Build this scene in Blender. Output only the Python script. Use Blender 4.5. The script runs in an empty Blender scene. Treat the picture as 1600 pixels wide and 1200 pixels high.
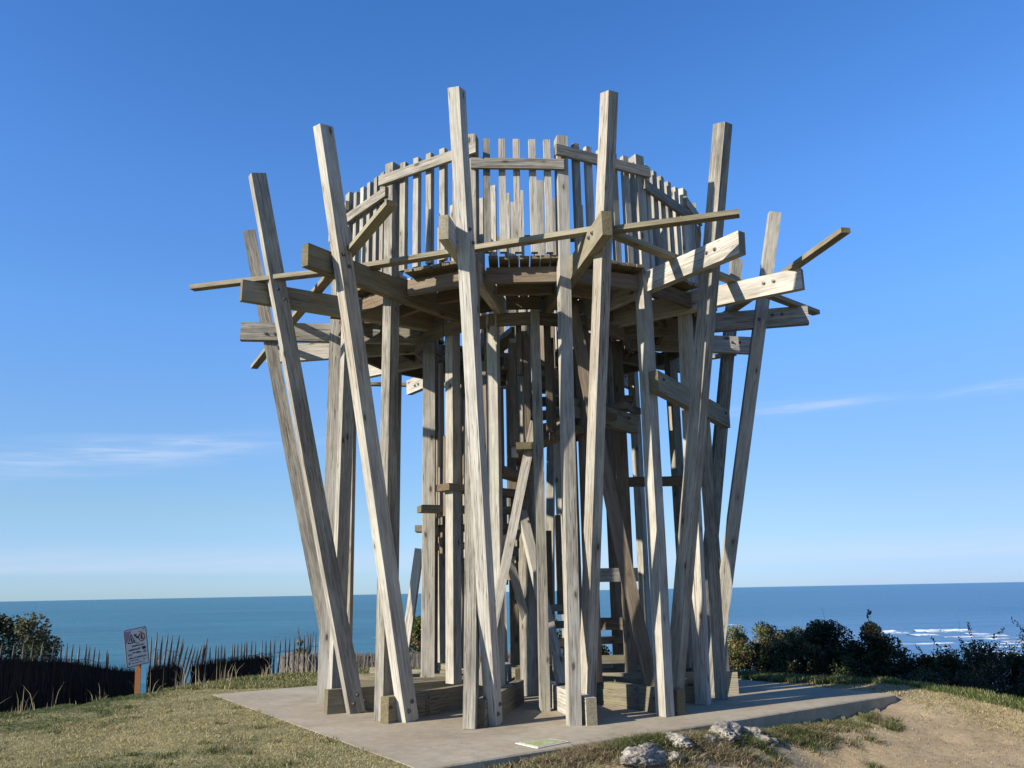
import bpy, bmesh, math, random
import numpy as np
from mathutils import Vector, Matrix, noise as mnoise

random.seed(7)
rng = np.random.default_rng(7)
scene = bpy.context.scene
COL = scene.collection
R = math.radians

# ------------------------------------------------------------------ camera
cd = bpy.data.cameras.new("camera")
cam = bpy.data.objects.new("camera", cd)
COL.objects.link(cam)
scene.camera = cam
cd.sensor_width = 36.0
cd.lens = 30.375
cd.clip_start = 0.05
cd.clip_end = 200000.0
PITCH, ROLL = R(13.5), R(1.1)
fwd = Vector((0, math.cos(PITCH), math.sin(PITCH)))
rt = Vector((1, 0, 0))
up = rt.cross(fwd)
r2 = rt * math.cos(ROLL) - up * math.sin(ROLL)
u2 = rt * math.sin(ROLL) + up * math.cos(ROLL)
m = Matrix((r2, u2, -fwd)).transposed().to_4x4()
m.translation = Vector((0, 0, 1.3))
cam.matrix_world = m

# ------------------------------------------------------------------ light
SUN_EL = R(27.0)
SUN_A = R(57)                       # left of the line from the tower to the camera
sdir = Vector((-math.sin(SUN_A) * math.cos(SUN_EL), -math.cos(SUN_A) * math.cos(SUN_EL), math.sin(SUN_EL)))
sl = bpy.data.lights.new("sun", 'SUN')
sl.energy = 5.0
sl.angle = R(0.53)
sl.color = (1.0, 0.93, 0.82)
sun = bpy.data.objects.new("sun", sl)
COL.objects.link(sun)
sun.rotation_euler = sdir.to_track_quat('Z', 'Y').to_euler()
sun.location = (-20, -15, 20)

scene.view_settings.view_transform = 'Standard'
scene.view_settings.look = 'None'
scene.view_settings.gamma = 1
scene.view_settings.use_curve_mapping = False
scene.view_settings.exposure = 0.80


class NT:
    """small node-tree writer"""
    def __init__(self, tree):
        self.t = tree
        self.n = tree.nodes
        self.l = tree.links

    def node(self, kind, **kw):
        n = self.n.new(kind)
        for k, v in kw.items():
            setattr(n, k, v)
        return n

    def put(self, sock, v):
        if v is None:
            return
        if isinstance(v, bpy.types.NodeSocket):
            self.l.new(v, sock)
        elif isinstance(v, (tuple, list)):
            sock.default_value = tuple(v) if len(v) != 3 or len(sock.default_value) == 3 else (*v, 1.0)
        else:
            sock.default_value = v

    def math(self, op, a, b=None, c=None, clamp=False):
        n = self.node('ShaderNodeMath', operation=op, use_clamp=clamp)
        self.put(n.inputs[0], a)
        if b is not None:
            self.put(n.inputs[1], b)
        if c is not None:
            self.put(n.inputs[2], c)
        return n.outputs[0]

    def vmath(self, op, a, b=None):
        n = self.node('ShaderNodeVectorMath', operation=op)
        self.put(n.inputs[0], a)
        if b is not None:
            self.put(n.inputs[1], b)
        return n.outputs[0]

    def noise(self, vec, scale=5., detail=4., rough=.55, dist=0.):
        n = self.node('ShaderNodeTexNoise')
        self.put(n.inputs['Vector'], vec)
        n.inputs['Scale'].default_value = scale
        n.inputs['Detail'].default_value = detail
        n.inputs['Roughness'].default_value = rough
        n.inputs['Distortion'].default_value = dist
        return n.outputs['Fac']

    def ramp(self, fac, stops):
        n = self.node('ShaderNodeValToRGB')
        self.put(n.inputs[0], fac)
        e = n.color_ramp.elements
        while len(e) < len(stops):
            e.new(0.5)
        for el, (p, c) in zip(e, stops):
            el.position = p
            el.color = (*c, 1) if len(c) == 3 else c
        return n.outputs[0]

    def rng(self, v, a, b, c=0., d=1.):
        n = self.node('ShaderNodeMapRange', interpolation_type='SMOOTHSTEP')
        self.put(n.inputs[0], v)
        for i, q in enumerate((a, b, c, d)):
            n.inputs[i + 1].default_value = q
        return n.outputs[0]

    def mix(self, fac, a, b, blend='MIX'):
        n = self.node('ShaderNodeMix', data_type='RGBA', blend_type=blend)
        self.put(n.inputs[0], fac)
        self.put(n.inputs[6], a)
        self.put(n.inputs[7], b)
        return n.outputs[2]

    def bump(self, h, strength=.3, dist=.01, normal=None):
        n = self.node('ShaderNodeBump')
        n.inputs['Strength'].default_value = strength
        n.inputs['Distance'].default_value = dist
        self.put(n.inputs['Height'], h)
        if normal is not None:
            self.put(n.inputs['Normal'], normal)
        return n.outputs[0]


def material(name, rough=.8):
    mt = bpy.data.materials.new(name)
    mt.use_nodes = True
    t = NT(mt.node_tree)
    b = t.n['Principled BSDF']
    b.inputs['Roughness'].default_value = rough
    b.inputs['Specular IOR Level'].default_value = .25
    return mt, t, b


# ------------------------------------------------------------------ sky
world = bpy.data.worlds.new("World")
scene.world = world
world.use_nodes = True
w = NT(world.node_tree)
bg = w.n['Background']
sky = w.node('ShaderNodeTexSky', sky_type='NISHITA')
sky.sun_disc = False
sky.sun_elevation = SUN_EL
sky.sun_rotation = math.atan2(sdir.x, sdir.y)
sky.air_density = 1.0
sky.dust_density = 0.15
sky.ozone_density = 2.0
hs = w.node('ShaderNodeHueSaturation')
hs.inputs['Saturation'].default_value = 1.12
w.l.new(sky.outputs[0], hs.inputs['Color'])
tc = w.node('ShaderNodeTexCoord')
sx = w.node('ShaderNodeSeparateXYZ')
w.l.new(tc.outputs['Generated'], sx.inputs[0])
az = w.math('MULTIPLY', w.math('ARCTAN2', sx.outputs[0], sx.outputs[1]), 57.2958)
el = w.math('MULTIPLY', w.math('ARCSINE', sx.outputs[2]), 57.2958)
cmb = w.node('ShaderNodeCombineXYZ')
w.put(cmb.inputs[0], w.math('MULTIPLY', az, .10))
w.put(cmb.inputs[1], w.math('MULTIPLY', w.math('SUBTRACT', el, w.math('MULTIPLY', az, .05)), 1.3))
n1 = w.rng(w.noise(cmb.outputs[0], 1.6, 7, .62, .3), .36, .72)


def wisp(a0, e0, wa, we, slope, amp):
    da = w.math('SUBTRACT', az, a0)
    de = w.math('SUBTRACT', w.math('SUBTRACT', el, e0), w.math('MULTIPLY', da, slope))
    q = w.math('ADD', w.math('POWER', w.math('ABSOLUTE', w.math('DIVIDE', da, wa)), 2.),
               w.math('POWER', w.math('ABSOLUTE', w.math('DIVIDE', de, we)), 2.))
    return w.math('MULTIPLY', w.math('EXPONENT', w.math('MULTIPLY', q, -1.)), amp)


tot = None
for a_ in ((-26.0, 8.2, 10.0, .85, .12, .50), (-21.5, 9.25, 5.5, .50, .03, .42), (18.6, 11.05, 4.6, .30, .0, .62), (30.5, 11.05, 3.2, .28, .05, .5),
           (-120, 12, 25, 2, .0, .6), (140, 9, 30, 1.6, .0, .6), (-70, 14, 12, .8, .02, .5)):
    g = wisp(*a_)
    tot = g if tot is None else w.math('ADD', tot, g)
cl = w.math('MULTIPLY', tot, w.math('ADD', w.math('MULTIPLY', n1, .85), .15), clamp=True)
band = w.math('MULTIPLY', w.math('MULTIPLY', w.rng(el, 1.2, 1.7), w.rng(el, 3.6, 1.9)), w.math('ADD', w.math('MULTIPLY', n1, .14), .24))
cl = w.math('MAXIMUM', cl, band)
tint = w.ramp(w.math('DIVIDE', el, 40.), [(.0, (.285, .455, .90)), (.04, (.305, .44, .80)), (.13, (.40, .485, .64)), (.30, (.50, .61, .79)), (.43, (.52, .70, .93)), (.64, (.49, .72, 1.0)), (.92, (.40, .66, .97))])
skyc = w.mix(1.0, hs.outputs[0], tint, 'MULTIPLY')
side = w.math('MULTIPLY', w.rng(az, -5., 35.), w.rng(el, 26., 2.))
skyc = w.mix(side, skyc, w.mix(1.0, skyc, (.72, .70, .80, 1), 'MULTIPLY'))
cloudc = w.mix(cl, skyc, (2.9, 3.3, 4.2, 1))
w.l.new(cloudc, bg.inputs['Color'])
bg.inputs['Strength'].default_value = 0.136


# ------------------------------------------------------------------ object helpers
def tag(o, label=None, cat=None, group=None, kind=None):
    if label:
        o['label'] = label
    if cat:
        o['category'] = cat
    if group:
        o['group'] = group
    if kind:
        o['kind'] = kind
    return o


def empty(name, loc):
    o = bpy.data.objects.new(name, None)
    o.empty_display_size = .3
    o.location = loc
    COL.objects.link(o)
    return o


def link(name, me, mat=None, parent=None, mw=None):
    o = bpy.data.objects.new(name, me)
    COL.objects.link(o)
    if mat is not None and not me.materials:
        me.materials.append(mat)
    if mw is not None:
        if parent is not None:
            o.parent = parent
            off = Matrix.Translation(-world_loc(parent)) if parent.type == 'EMPTY' else None
            if off is not None:
                o.matrix_local = off @ mw
            else:
                o.matrix_parent_inverse = Matrix.Identity(4)
                o.matrix_local = wm(parent).inverted() @ mw
        else:
            o.matrix_world = mw
        o['_mw'] = [c for row in mw for c in row]
    elif parent is not None:
        o.parent = parent
    return o


def world_loc(o):
    return Vector(o.location)


def wm(o):
    f = list(o['_mw'])
    return Matrix([f[0:4], f[4:8], f[8:12], f[12:16]])


def bm_done(bm, name, smooth=False):
    me = bpy.data.meshes.new(name)
    bm.to_mesh(me)
    bm.free()
    if smooth:
        me.polygons.foreach_set('use_smooth', [True] * len(me.polygons))
    return me


def np_mesh(name, V, F, col=None):
    """mesh from a vertex array and a face array of constant size"""
    V = np.asarray(V, dtype=np.float32)
    F = np.asarray(F, dtype=np.int32)
    me = bpy.data.meshes.new(name)
    k = F.shape[1]
    me.vertices.add(len(V))
    me.vertices.foreach_set('co', V.ravel())
    me.loops.add(F.size)
    me.loops.foreach_set('vertex_index', F.ravel())
    me.polygons.add(len(F))
    me.polygons.foreach_set('loop_start', np.arange(0, F.size, k, dtype=np.int32))
    me.polygons.foreach_set('loop_total', np.full(len(F), k, dtype=np.int32))
    if col is not None:
        a = me.color_attributes.new('tone', 'FLOAT_COLOR', 'POINT')
        c = np.ones((len(V), 4), dtype=np.float32)
        c[:, :3] = col
        a.data.foreach_set('color', c.ravel())
    me.update(calc_edges=True)
    return me


def box_bm(bm, c, s, rot=None, bevel=0):
    mt = Matrix.Translation(Vector(c))
    if rot is not None:
        mt = mt @ rot.to_4x4()
    mt = mt @ Matrix.Diagonal((*s, 1))
    g = bmesh.ops.create_cube(bm, size=1, matrix=mt)
    if bevel:
        es = list({e for v in g['verts'] for e in v.link_edges})
        bmesh.ops.bevel(bm, geom=es, offset=bevel, segments=1, affect='EDGES')


def frame(p0, p1, ref):
    """z along the beam, y as near to ref as possible; origin at p0"""
    p0, p1 = Vector(p0), Vector(p1)
    z = (p1 - p0).normalized()
    ref = Vector(ref)
    y = (ref - z * ref.dot(z)).normalized()
    x = y.cross(z)
    mt = Matrix((x, y, z)).transposed().to_4x4()
    mt.translation = p0
    return mt, (p1 - p0).length


BEAMCACHE = {}


def beam_mesh(w_, d_, L, bev=.006):
    long_ = L > 1.5
    key = (round(w_, 3), round(d_, 3), round(L, 2), bev)
    if not long_ and key in BEAMCACHE:
        return BEAMCACHE[key]
    L = key[2]
    bm = bmesh.new()
    n = 14 if long_ else 1
    bx_, by_ = random.uniform(-1, 1) * .0022 * L, random.uniform(-1, 1) * .0022 * L
    tw_ = random.uniform(-1, 1) * R(3.0)
    ph_ = random.uniform(0, 50)
    rows = []
    for i in range(n + 1):
        f = i / n
        e = math.sin(math.pi * f) if long_ else 0
        wob = mnoise.noise(Vector((ph_, f * L * .9, 0))) * .004 if long_ else 0
        th = tw_ * (f - .5) if long_ else 0
        row = []
        for cx, cy in ((-.5, -.5), (.5, -.5), (.5, .5), (-.5, .5)):
            x, y = cx * w_, cy * d_
            ez = (random.uniform(-.004, .004) if long_ and i in (0, n) else 0)
            row.append(bm.verts.new((x * math.cos(th) - y * math.sin(th) + bx_ * e + wob, x * math.sin(th) + y * math.cos(th) + by_ * e, f * L + ez)))
        rows.append(row)
    for r0, r1 in zip(rows[:-1], rows[1:]):
        for k in range(4):
            bm.faces.new((r0[k], r0[(k + 1) % 4], r1[(k + 1) % 4], r1[k]))
    bm.faces.new(list(reversed(rows[0])))
    bm.faces.new(rows[-1])
    sharp = [e for e in bm.edges if e.calc_face_angle(0) > .7]
    bmesh.ops.bevel(bm, geom=sharp, offset=bev, segments=2, affect='EDGES', profile=.5)
    me = bm_done(bm, 'timber')
    if not long_:
        BEAMCACHE[key] = me
    return me


def beam(name, p0, p1, w_, d_, ref, parent, mat, twist=0., bev=.006):
    mt, L = frame(p0, p1, ref)
    if twist:
        mt = mt @ Matrix.Rotation(R(twist), 4, 'Z')
    me = beam_mesh(w_, d_, L, bev)
    if not me.materials:
        me.materials.append(mat)
    o = link(name, me, None, parent, mt)
    if me.materials[0] != mat:
        o.material_slots[0].link = 'OBJECT'
        o.material_slots[0].material = mat
    return o


# ------------------------------------------------------------------ materials
def wood(name, dark, mid, light, green=.35, brown=0.35):
    mt, t, b = material(name, .85)
    tcn = t.node('ShaderNodeTexCoord')
    oi = t.node('ShaderNodeObjectInfo')
    rnd = oi.outputs['Random']
    off = t.node('ShaderNodeCombineXYZ')
    for i, k in enumerate((37., 53., 91.)):
        t.put(off.inputs[i], t.math('MULTIPLY', rnd, k))
    base = t.vmath('ADD', tcn.outputs['Object'], off.outputs[0])

    def scaled(s):
        return t.vmath('MULTIPLY', base, s)
    grain = t.noise(scaled((1, 1, .045)), 75, 5, .62, .6)
    rings = t.noise(scaled((1, 1, .03)), 22, 3, .5, 1.6)
    blot = t.noise(scaled((1, 1, .35)), 3.2, 4, .6)
    fleck = t.noise(scaled((1, 1, .25)), 30, 4, .65)
    big = t.noise(scaled((1, 1, .5)), 1.1, 2, .5)
    f = t.math('ADD', t.math('MULTIPLY', grain, .38), t.math('ADD', t.math('MULTIPLY', rings, .20), t.math('ADD', t.math('MULTIPLY', blot, .34), t.math('MULTIPLY', fleck, .14))))
    f = t.math('ADD', f, t.math('MULTIPLY', t.math('SUBTRACT', rnd, .5), .17))
    c = t.ramp(f, [(.36, dark), (.52, mid), (.70, light)])
    # tan heartwood streaks on some timbers
    r2_ = t.math('FRACT', t.math('MULTIPLY', rnd, 7.31))
    bf = t.math('MULTIPLY', t.math('MULTIPLY', t.rng(big, .42, .68), t.rng(r2_, .35, .9)), brown)
    c = t.mix(bf, c, (mid[0] * .92, mid[1] * .70, mid[2] * .50, 1))
    # green algae in soft patches
    r3_ = t.math('FRACT', t.math('MULTIPLY', rnd, 13.7))
    gf = t.math('MULTIPLY', t.math('MULTIPLY', t.rng(blot, .47, .68), t.rng(r3_, .25, .9)), green)
    c = t.mix(gf, c, (mid[0] * .62, mid[1] * .70, mid[2] * .42, 1))
    # knots
    vo = t.node('ShaderNodeTexVoronoi', feature='F1')
    vo.inputs['Scale'].default_value = 3.6
    t.put(vo.inputs['Vector'], scaled((1.6, 1.6, .62)))
    kd = t.math('ADD', vo.outputs['Distance'], t.math('MULTIPLY', t.math('SUBTRACT', fleck, .5), .05))
    kn = t.rng(kd, .125, .055)
    halo = t.math('MULTIPLY', t.rng(kd, .25, .10), .26)
    c = t.mix(t.math('MULTIPLY', halo, 1.5), c, (mid[0] * .62, mid[1] * .55, mid[2] * .45, 1))
    c = t.mix(t.math('MULTIPLY', kn, .85), c, (.045, .032, .022, 1))
    # drying cracks
    crk = t.noise(scaled((1, 1, .018)), 42, 2, .5, .2)
    ck = t.math('MULTIPLY', t.rng(t.math('ABSOLUTE', t.math('SUBTRACT', crk, .5)), .020, .004), t.rng(big, .40, .56))
    c = t.mix(t.math('MULTIPLY', ck, .75), c, (.05, .04, .03, 1))
    # end grain is darker, with rings
    sn = t.node('ShaderNodeSeparateXYZ')
    t.l.new(tcn.outputs['Normal'], sn.inputs[0])
    endf = t.rng(t.math('ABSOLUTE', sn.outputs[2]), .8, .95)
    wv = t.noise(scaled((1, 1, 0)), 28, 4, .6, 2.5)
    c = t.mix(t.math('MULTIPLY', endf, .8), c, t.ramp(wv, [(.35, (mid[0] * .28, mid[1] * .26, mid[2] * .2)), (.65, (mid[0] * .85, mid[1] * .78, mid[2] * .55))]))
    # rain streaks, darker and greyer
    stn = t.noise(scaled((1, 1, .10)), 9, 4, .6, .3)
    c = t.mix(t.math('MULTIPLY', t.rng(stn, .53, .70), .30), c, (dark[0] * 1.05, dark[1] * 1.05, dark[2] * 1.05, 1))
    t.put(b.inputs['Base Color'], c)
    h = t.math('SUBTRACT', t.math('ADD', t.math('MULTIPLY', grain, .8), t.math('MULTIPLY', rings, .5)), t.math('ADD', t.math('MULTIPLY', ck, 1.5), t.math('MULTIPLY', kn, .5)))
    t.put(b.inputs['Normal'], t.bump(h, .45, .006))
    return mt


WOOD = wood('weathered timber', (.100, .092, .075), (.305, .280, .226), (.530, .500, .430), .25, .4)
WOOD_TAN = wood('shade-darkened sheltered timber', (.075, .058, .040), (.172, .136, .095), (.28, .232, .17), .2, .45)  # tan sheltered wood, lowered further so the colour deepens the under-deck shade
WOOD_MOSS = wood('mossy timber', (.105, .090, .058), (.200, .175, .115), (.315, .280, .200), .45, .3)

METAL, t_, b_ = material('galvanised steel', .65)
b_.inputs['Base Color'].default_value = (.30, .28, .26, 1)
b_.inputs['Metallic'].default_value = .8
nn = t_.noise(t_.node('ShaderNodeTexCoord').outputs['Object'], 60, 3)
t_.put(b_.inputs['Base Color'], t_.ramp(nn, [(.35, (.10, .08, .065)), (.6, (.22, .21, .20))]))

# concrete
CONC, t_, b_ = material('sandy concrete', .9)
o_ = t_.node('ShaderNodeTexCoord').outputs['Object']
a1 = t_.noise(o_, .9, 5, .6, .4)
a2 = t_.noise(o_, 9, 6, .65)
a3 = t_.noise(o_, 140, 3, .6)
a4 = t_.noise(o_, 2.6, 6, .6, .8)
f_ = t_.math('ADD', t_.math('MULTIPLY', a1, .45), t_.math('ADD', t_.math('MULTIPLY', a2, .35), t_.math('MULTIPLY', a3, .25)))
c_ = t_.ramp(f_, [(.36, (.195, .160, .108)), (.52, (.298, .250, .176)), (.68, (.390, .338, .250))])
c_ = t_.mix(t_.math('MULTIPLY', t_.rng(a4, .50, .66), .5), c_, (.285, .222, .135, 1))
c_ = t_.mix(t_.math('MULTIPLY', t_.rng(t_.noise(o_, 17, 5, .7), .60, .72), .5), c_, (.15, .132, .10, 1))
hair = t_.math('ABSOLUTE', t_.math('SUBTRACT', t_.noise(o_, .55, 6, .62, .6), .5))
c_ = t_.mix(t_.math('MULTIPLY', t_.rng(hair, .003, .0008), .4), c_, (.10, .085, .06, 1))
c_ = t_.mix(t_.math('MULTIPLY', t_.rng(t_.noise(o_, .8, 5, .65, 1.2), .54, .66), .35), c_, (.19, .162, .122, 1))
t_.put(b_.inputs['Base Color'], c_)
t_.put(b_.inputs['Normal'], t_.bump(t_.math('ADD', a3, t_.math('MULTIPLY', a2, .6)), .35, .006))

# ground
GROUND, t_, b_ = material('dry ground', .95)
o_ = t_.node('ShaderNodeTexCoord').outputs['Object']
at_ = t_.node('ShaderNodeAttribute', attribute_name='tone')
sp = t_.node('ShaderNodeSeparateColor')
t_.l.new(at_.outputs['Color'], sp.inputs[0])
g1 = t_.noise(o_, 1.6, 6, .62, .3)
g2 = t_.noise(o_, 14, 6, .7)
g3 = t_.noise(o_, 85, 4, .65)
f_ = t_.math('ADD', t_.math('MULTIPLY', g1, .35), t_.math('ADD', t_.math('MULTIPLY', g2, .35), t_.math('MULTIPLY', g3, .35)))
lawn = t_.ramp(f_, [(.38, (.066, .061, .022)), (.50, (.185, .163, .072)), (.66, (.305, .260, .130))])
dirt = t_.ramp(f_, [(.36, (.172, .122, .066)), (.52, (.318, .238, .140)), (.70, (.445, .350, .222))])
green = t_.ramp(f_, [(.38, (.020, .032, .008)), (.66, (.075, .095, .026))])
dm = t_.rng(t_.math('ADD', sp.outputs[0], t_.math('MULTIPLY', t_.math('SUBTRACT', g2, .5), .5)), .40, .62)
gm = t_.rng(t_.math('ADD', sp.outputs[1], t_.math('MULTIPLY', t_.math('SUBTRACT', g2, .5), .5)), .35, .7)
c_ = t_.mix(dm, lawn, dirt)
c_ = t_.mix(gm, c_, green)
c_ = t_.mix(t_.math('MULTIPLY', t_.rng(g2, .60, .70), .35), c_, (.085, .062, .04, 1))
t_.put(b_.inputs['Base Color'], c_)
t_.put(b_.inputs['Normal'], t_.bump(t_.math('ADD', t_.math('MULTIPLY', g2, 1.0), t_.math('MULTIPLY', g3, .6)), .8, .03))


def tone_mat(name, rough=.75, trans=0.):
    """colour from the mesh's own per-leaf tone"""
    mt, t, b = material(name, rough)
    at = t.node('ShaderNodeAttribute', attribute_name='tone')
    t.l.new(at.outputs['Color'], b.inputs['Base Color'])
    if trans:
        tr = t.node('ShaderNodeBsdfTranslucent')
        t.l.new(at.outputs['Color'], tr.inputs['Color'])
        mx = t.node('ShaderNodeMixShader')
        mx.inputs[0].default_value = trans
        t.l.new(b.outputs[0], mx.inputs[1])
        t.l.new(tr.outputs[0], mx.inputs[2])
        t.l.new(mx.outputs[0], t.n['Material Output'].inputs['Surface'])
    return mt


GRASS = tone_mat('grass blades', .7, .25)
LEAF = tone_mat('leaves', .55, .22)
TWIG = tone_mat('heather twigs', .9)

# ------------------------------------------------------------------ ground
A_, B_, D_ = np.array([-.76, 7.04]), np.array([4.58, 11.08]), np.array([-4.22, 12.54])
C_ = B_ + D_ - A_
uF = (B_ - A_) / np.linalg.norm(B_ - A_)
nF = np.array([uF[1], -uF[0]])
uL = (D_ - A_) / np.linalg.norm(D_ - A_)
nL = np.array([-uL[1], uL[0]])
RIM = np.array([(-30, -40), (-12, -8), (-8.6, 4), (-6.7, 9.4), (-6.05, 11.3), (-5.35, 13.4), (-4.75, 14.6), (-3.6, 15.7), (-1, 16.6), (1.4, 16.2), (3.0, 14.7), (4.3, 13.4),
                (5.15, 12.2), (5.9, 11.0), (6.6, 9.2), (8.5, 4), (13, -8), (30, -40)], float)


def seg_dist(P, poly):
    best = np.full(len(P), 1e9)
    for a, b in zip(poly[:-1], poly[1:]):
        d = b - a
        tt = np.clip(((P - a) @ d) / (d @ d), 0, 1)
        q = a + tt[:, None] * d
        best = np.minimum(best, np.hypot(*(P - q).T))
    return best


def inside(P, poly):
    x, y = P[:, 0], P[:, 1]
    c = np.zeros(len(P), bool)
    n = len(poly)
    for i in range(n):
        x1, y1 = poly[i]
        x2, y2 = poly[(i + 1) % n]
        if y1 == y2:
            continue
        k = ((y1 > y) != (y2 > y)) & (x < (x2 - x1) * (y - y1) / (y2 - y1) + x1)
        c ^= k
    return c


def sm(x, a, b):
    t = np.clip((x - a) / (b - a), 0, 1)
    return t * t * (3 - 2 * t)


def vnoise(P, s, seed=0, octv=4):
    """value noise, numpy"""
    out = np.zeros(len(P))
    amp, tot = 1., 0.
    for o in range(octv):
        q = P * s * 2 ** o + seed * 17.3 + o * 5.1
        i = np.floor(q).astype(np.int64)
        f = q - i
        f = f * f * (3 - 2 * f)

        def h(ix, iy):
            v = np.sin(ix * 127.1 + iy * 311.7 + seed * 74.7) * 43758.5453
            return v - np.floor(v)
        a = h(i[:, 0], i[:, 1]) * (1 - f[:, 0]) + h(i[:, 0] + 1, i[:, 1]) * f[:, 0]
        b = h(i[:, 0], i[:, 1] + 1) * (1 - f[:, 0]) + h(i[:, 0] + 1, i[:, 1] + 1) * f[:, 0]
        out += amp * (a * (1 - f[:, 1]) + b * f[:, 1])
        tot += amp
        amp *= .5
    return out / tot


def ground_z(P):
    P = np.asarray(P, float)
    sF = (P - A_) @ nF
    tF = (P - A_) @ uF
    sL = (P - A_) @ nL
    z = np.full(len(P), -.004)
    # bare ground in front of the slab lies lower, a worn bank along the edge
    fade = sm(tF, 7.6, 5.9)
    lip = (.07 + .10 * sm(tF, 1.2, 4.0)) * fade
    low = (.30 + .05 * sm(sF, 1, 4)) * sm(tF, 8.6, 5.0) * sm(tF, -4.5, .3)
    bank = .10 * sm(sF, .0, .15) * np.exp(-((tF - 2.7) / 1.5) ** 2) * np.exp(-((sF - .35) / .35) ** 2)
    z -= lip * sm(sF, -.05, .02) + (low - lip * .6) * sm(sF, .10, 1.3) * (sF > 0) - bank
    # hollow dug beside the slab
    z -= .10 * np.exp(-((tF - 4.15) / .45) ** 2 - ((sF - .75) / .4) ** 2)
    # lawn sinks gently towards the camera
    z -= .15 * sm(sL, .5, 5) * sm(P[:, 1], 12, 4)
    slab = inside(P, np.array([A_ + .10 * (uF + uL), B_ + .10 * (uL - uF), C_ - .10 * (uF + uL), D_ + .10 * (uF - uL)]))
    rough = (vnoise(P, .8, 1) - .5) * .10 + (vnoise(P, 3.2, 2) - .5) * .075 + (vnoise(P, 9, 3, 3) - .5) * .03
    edge = np.minimum(np.abs(sL), np.abs(sF))
    flush = sm(np.minimum(seg_dist(P, np.array([A_, D_])), seg_dist(P, np.array([D_, C_, B_]))), 0, .8)
    z += rough * np.where((sF > 0) & (tF < 6.8), 1., flush * .9)
    d = seg_dist(P, RIM) * np.where(inside(P, RIM), -1, 1)
    dd = np.maximum(d + .35, 0)
    fall = .42 * dd * sm(dd, 0, 1.2) + .35 * np.maximum(dd - 6, 0)
    fall = np.minimum(fall, 23.6)
    z -= fall * (1 + .25 * (vnoise(P, .25, 5) - .5))
    full = inside(P, np.array([A_, B_, C_, D_]))
    z = np.where(full & (sF > -.2), np.minimum(z, -.07), z)
    z = np.where(slab, -.20, z)
    return z


xs = np.concatenate([np.linspace(-600, -40, 15), np.linspace(-36, -10, 27), np.arange(-9.6, 9.6, .07), np.linspace(10, 36, 53), np.linspace(40, 600, 15)])
ys = np.concatenate([np.linspace(-160, -20, 10), np.linspace(-16, 3.5, 30), np.arange(3.6, 17.6, .07), np.linspace(18, 45, 55), np.linspace(50, 75, 8)])
XX, YY = np.meshgrid(xs, ys)
PG = np.stack([XX.ravel(), YY.ravel()], 1)
ZG = ground_z(PG)
nx, ny = len(xs), len(ys)
idx = np.arange(nx * ny).reshape(ny, nx)
FG = np.stack([idx[:-1, :-1], idx[:-1, 1:], idx[1:, 1:], idx[1:, :-1]], -1).reshape(-1, 4)
sFg, tFg, sLg = (PG - A_) @ nF, (PG - A_) @ uF, (PG - A_) @ nL


def masks(P):
    sF, tF = (P - A_) @ nF, (P - A_) @ uF
    nz = vnoise(P, .9, 9)
    dirtm = sm(sF + (nz - .5) * 1.2, .15, .6) * sm(tF + (nz - .5) * 2.0, -.6, 1.0) * (1 - .35 * sm(tF + (nz - .5) * 4, 6.8, 9.0))
    dirtm = np.maximum(dirtm, .9 * sm(tF + (nz - .5) * .8, 6.5, 7.0) * sm(sF + (nz - .5) * 1.5, -2.2, -.9) * sm(tF, 10.5, 8.5))
    dirtm = np.maximum(dirtm, sm(tF, 5.6, 6.4) * sm(sF, -1.1, -.6) * sm(tF, 9.6, 8.6))
    dirtm = np.maximum(dirtm, .55 * np.exp(-((tF - 2.4) / 2.5) ** 2) * sm(sF, 0, .3))
    drim = seg_dist(P, RIM)
    right = sm(P[:, 0], 1.5, 4.)
    greenm = right * sm(drim + (nz - .5) * .5, .55, .15) + .9 * (1 - right) * sm(drim + (nz - .5) * .9, .75, .1) * .75
    greenm = np.maximum(greenm, (1 - sm(P[:, 1], 13.4, 14.4)) * 0 + sm(P[:, 1] + nz - .5, 13.2, 14.2) * .6)
    out = np.where(inside(P, RIM), 0, 1.)
    greenm = np.maximum(greenm, out * .8)
    return np.clip(dirtm, 0, 1), np.clip(greenm, 0, 1)


dm_, gm_ = masks(PG)
gme = np_mesh('ground', np.column_stack([PG, ZG]), FG, np.column_stack([dm_, gm_, np.zeros(len(PG))]))
gme.polygons.foreach_set('use_smooth', [True] * len(gme.polygons))
tag(link('ground', gme, GROUND), kind='structure')

# concrete slab with worn edges
bm = bmesh.new()
pts = []
for a, b, n_ in ((A_, B_, nF), (B_, C_, -nL), (C_, D_, -nF), (D_, A_, nL)):
    L = np.linalg.norm(b - a)
    k = int(L / .035)
    for i in range(k):
        p = a + (b - a) * i / k
        j = (mnoise.noise(Vector((p[0] * 3, p[1] * 3, 1))) * .006 + mnoise.noise(Vector((p[0] * 31, p[1] * 31, 4))) * .002) if i else 0
        pts.append(p + n_ * j)
vt = [bm.verts.new((p[0], p[1], 0)) for p in pts]
ft = bm.faces.new(vt)
ctr = (A_ + C_) / 2
ins = [bm.verts.new((p[0] + (ctr - p)[0] * .004, p[1] + (ctr - p)[1] * .004, .012)) for p in pts]
bm.faces.remove(ft)
bm.faces.new(ins)
lo = [bm.verts.new((p[0], p[1], -.36)) for p in pts]
for i in range(len(pts)):
    j = (i + 1) % len(pts)
    bm.faces.new((vt[i], vt[j], ins[j], ins[i]))
    bm.faces.new((lo[i], lo[j], vt[j], vt[i]))
bmesh.ops.recalc_face_normals(bm, faces=bm.faces)
for v in bm.verts:
    v.co.z -= .012
tag(link('concrete_pavement', bm_done(bm, 'pavement'), CONC), kind='structure')

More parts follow.
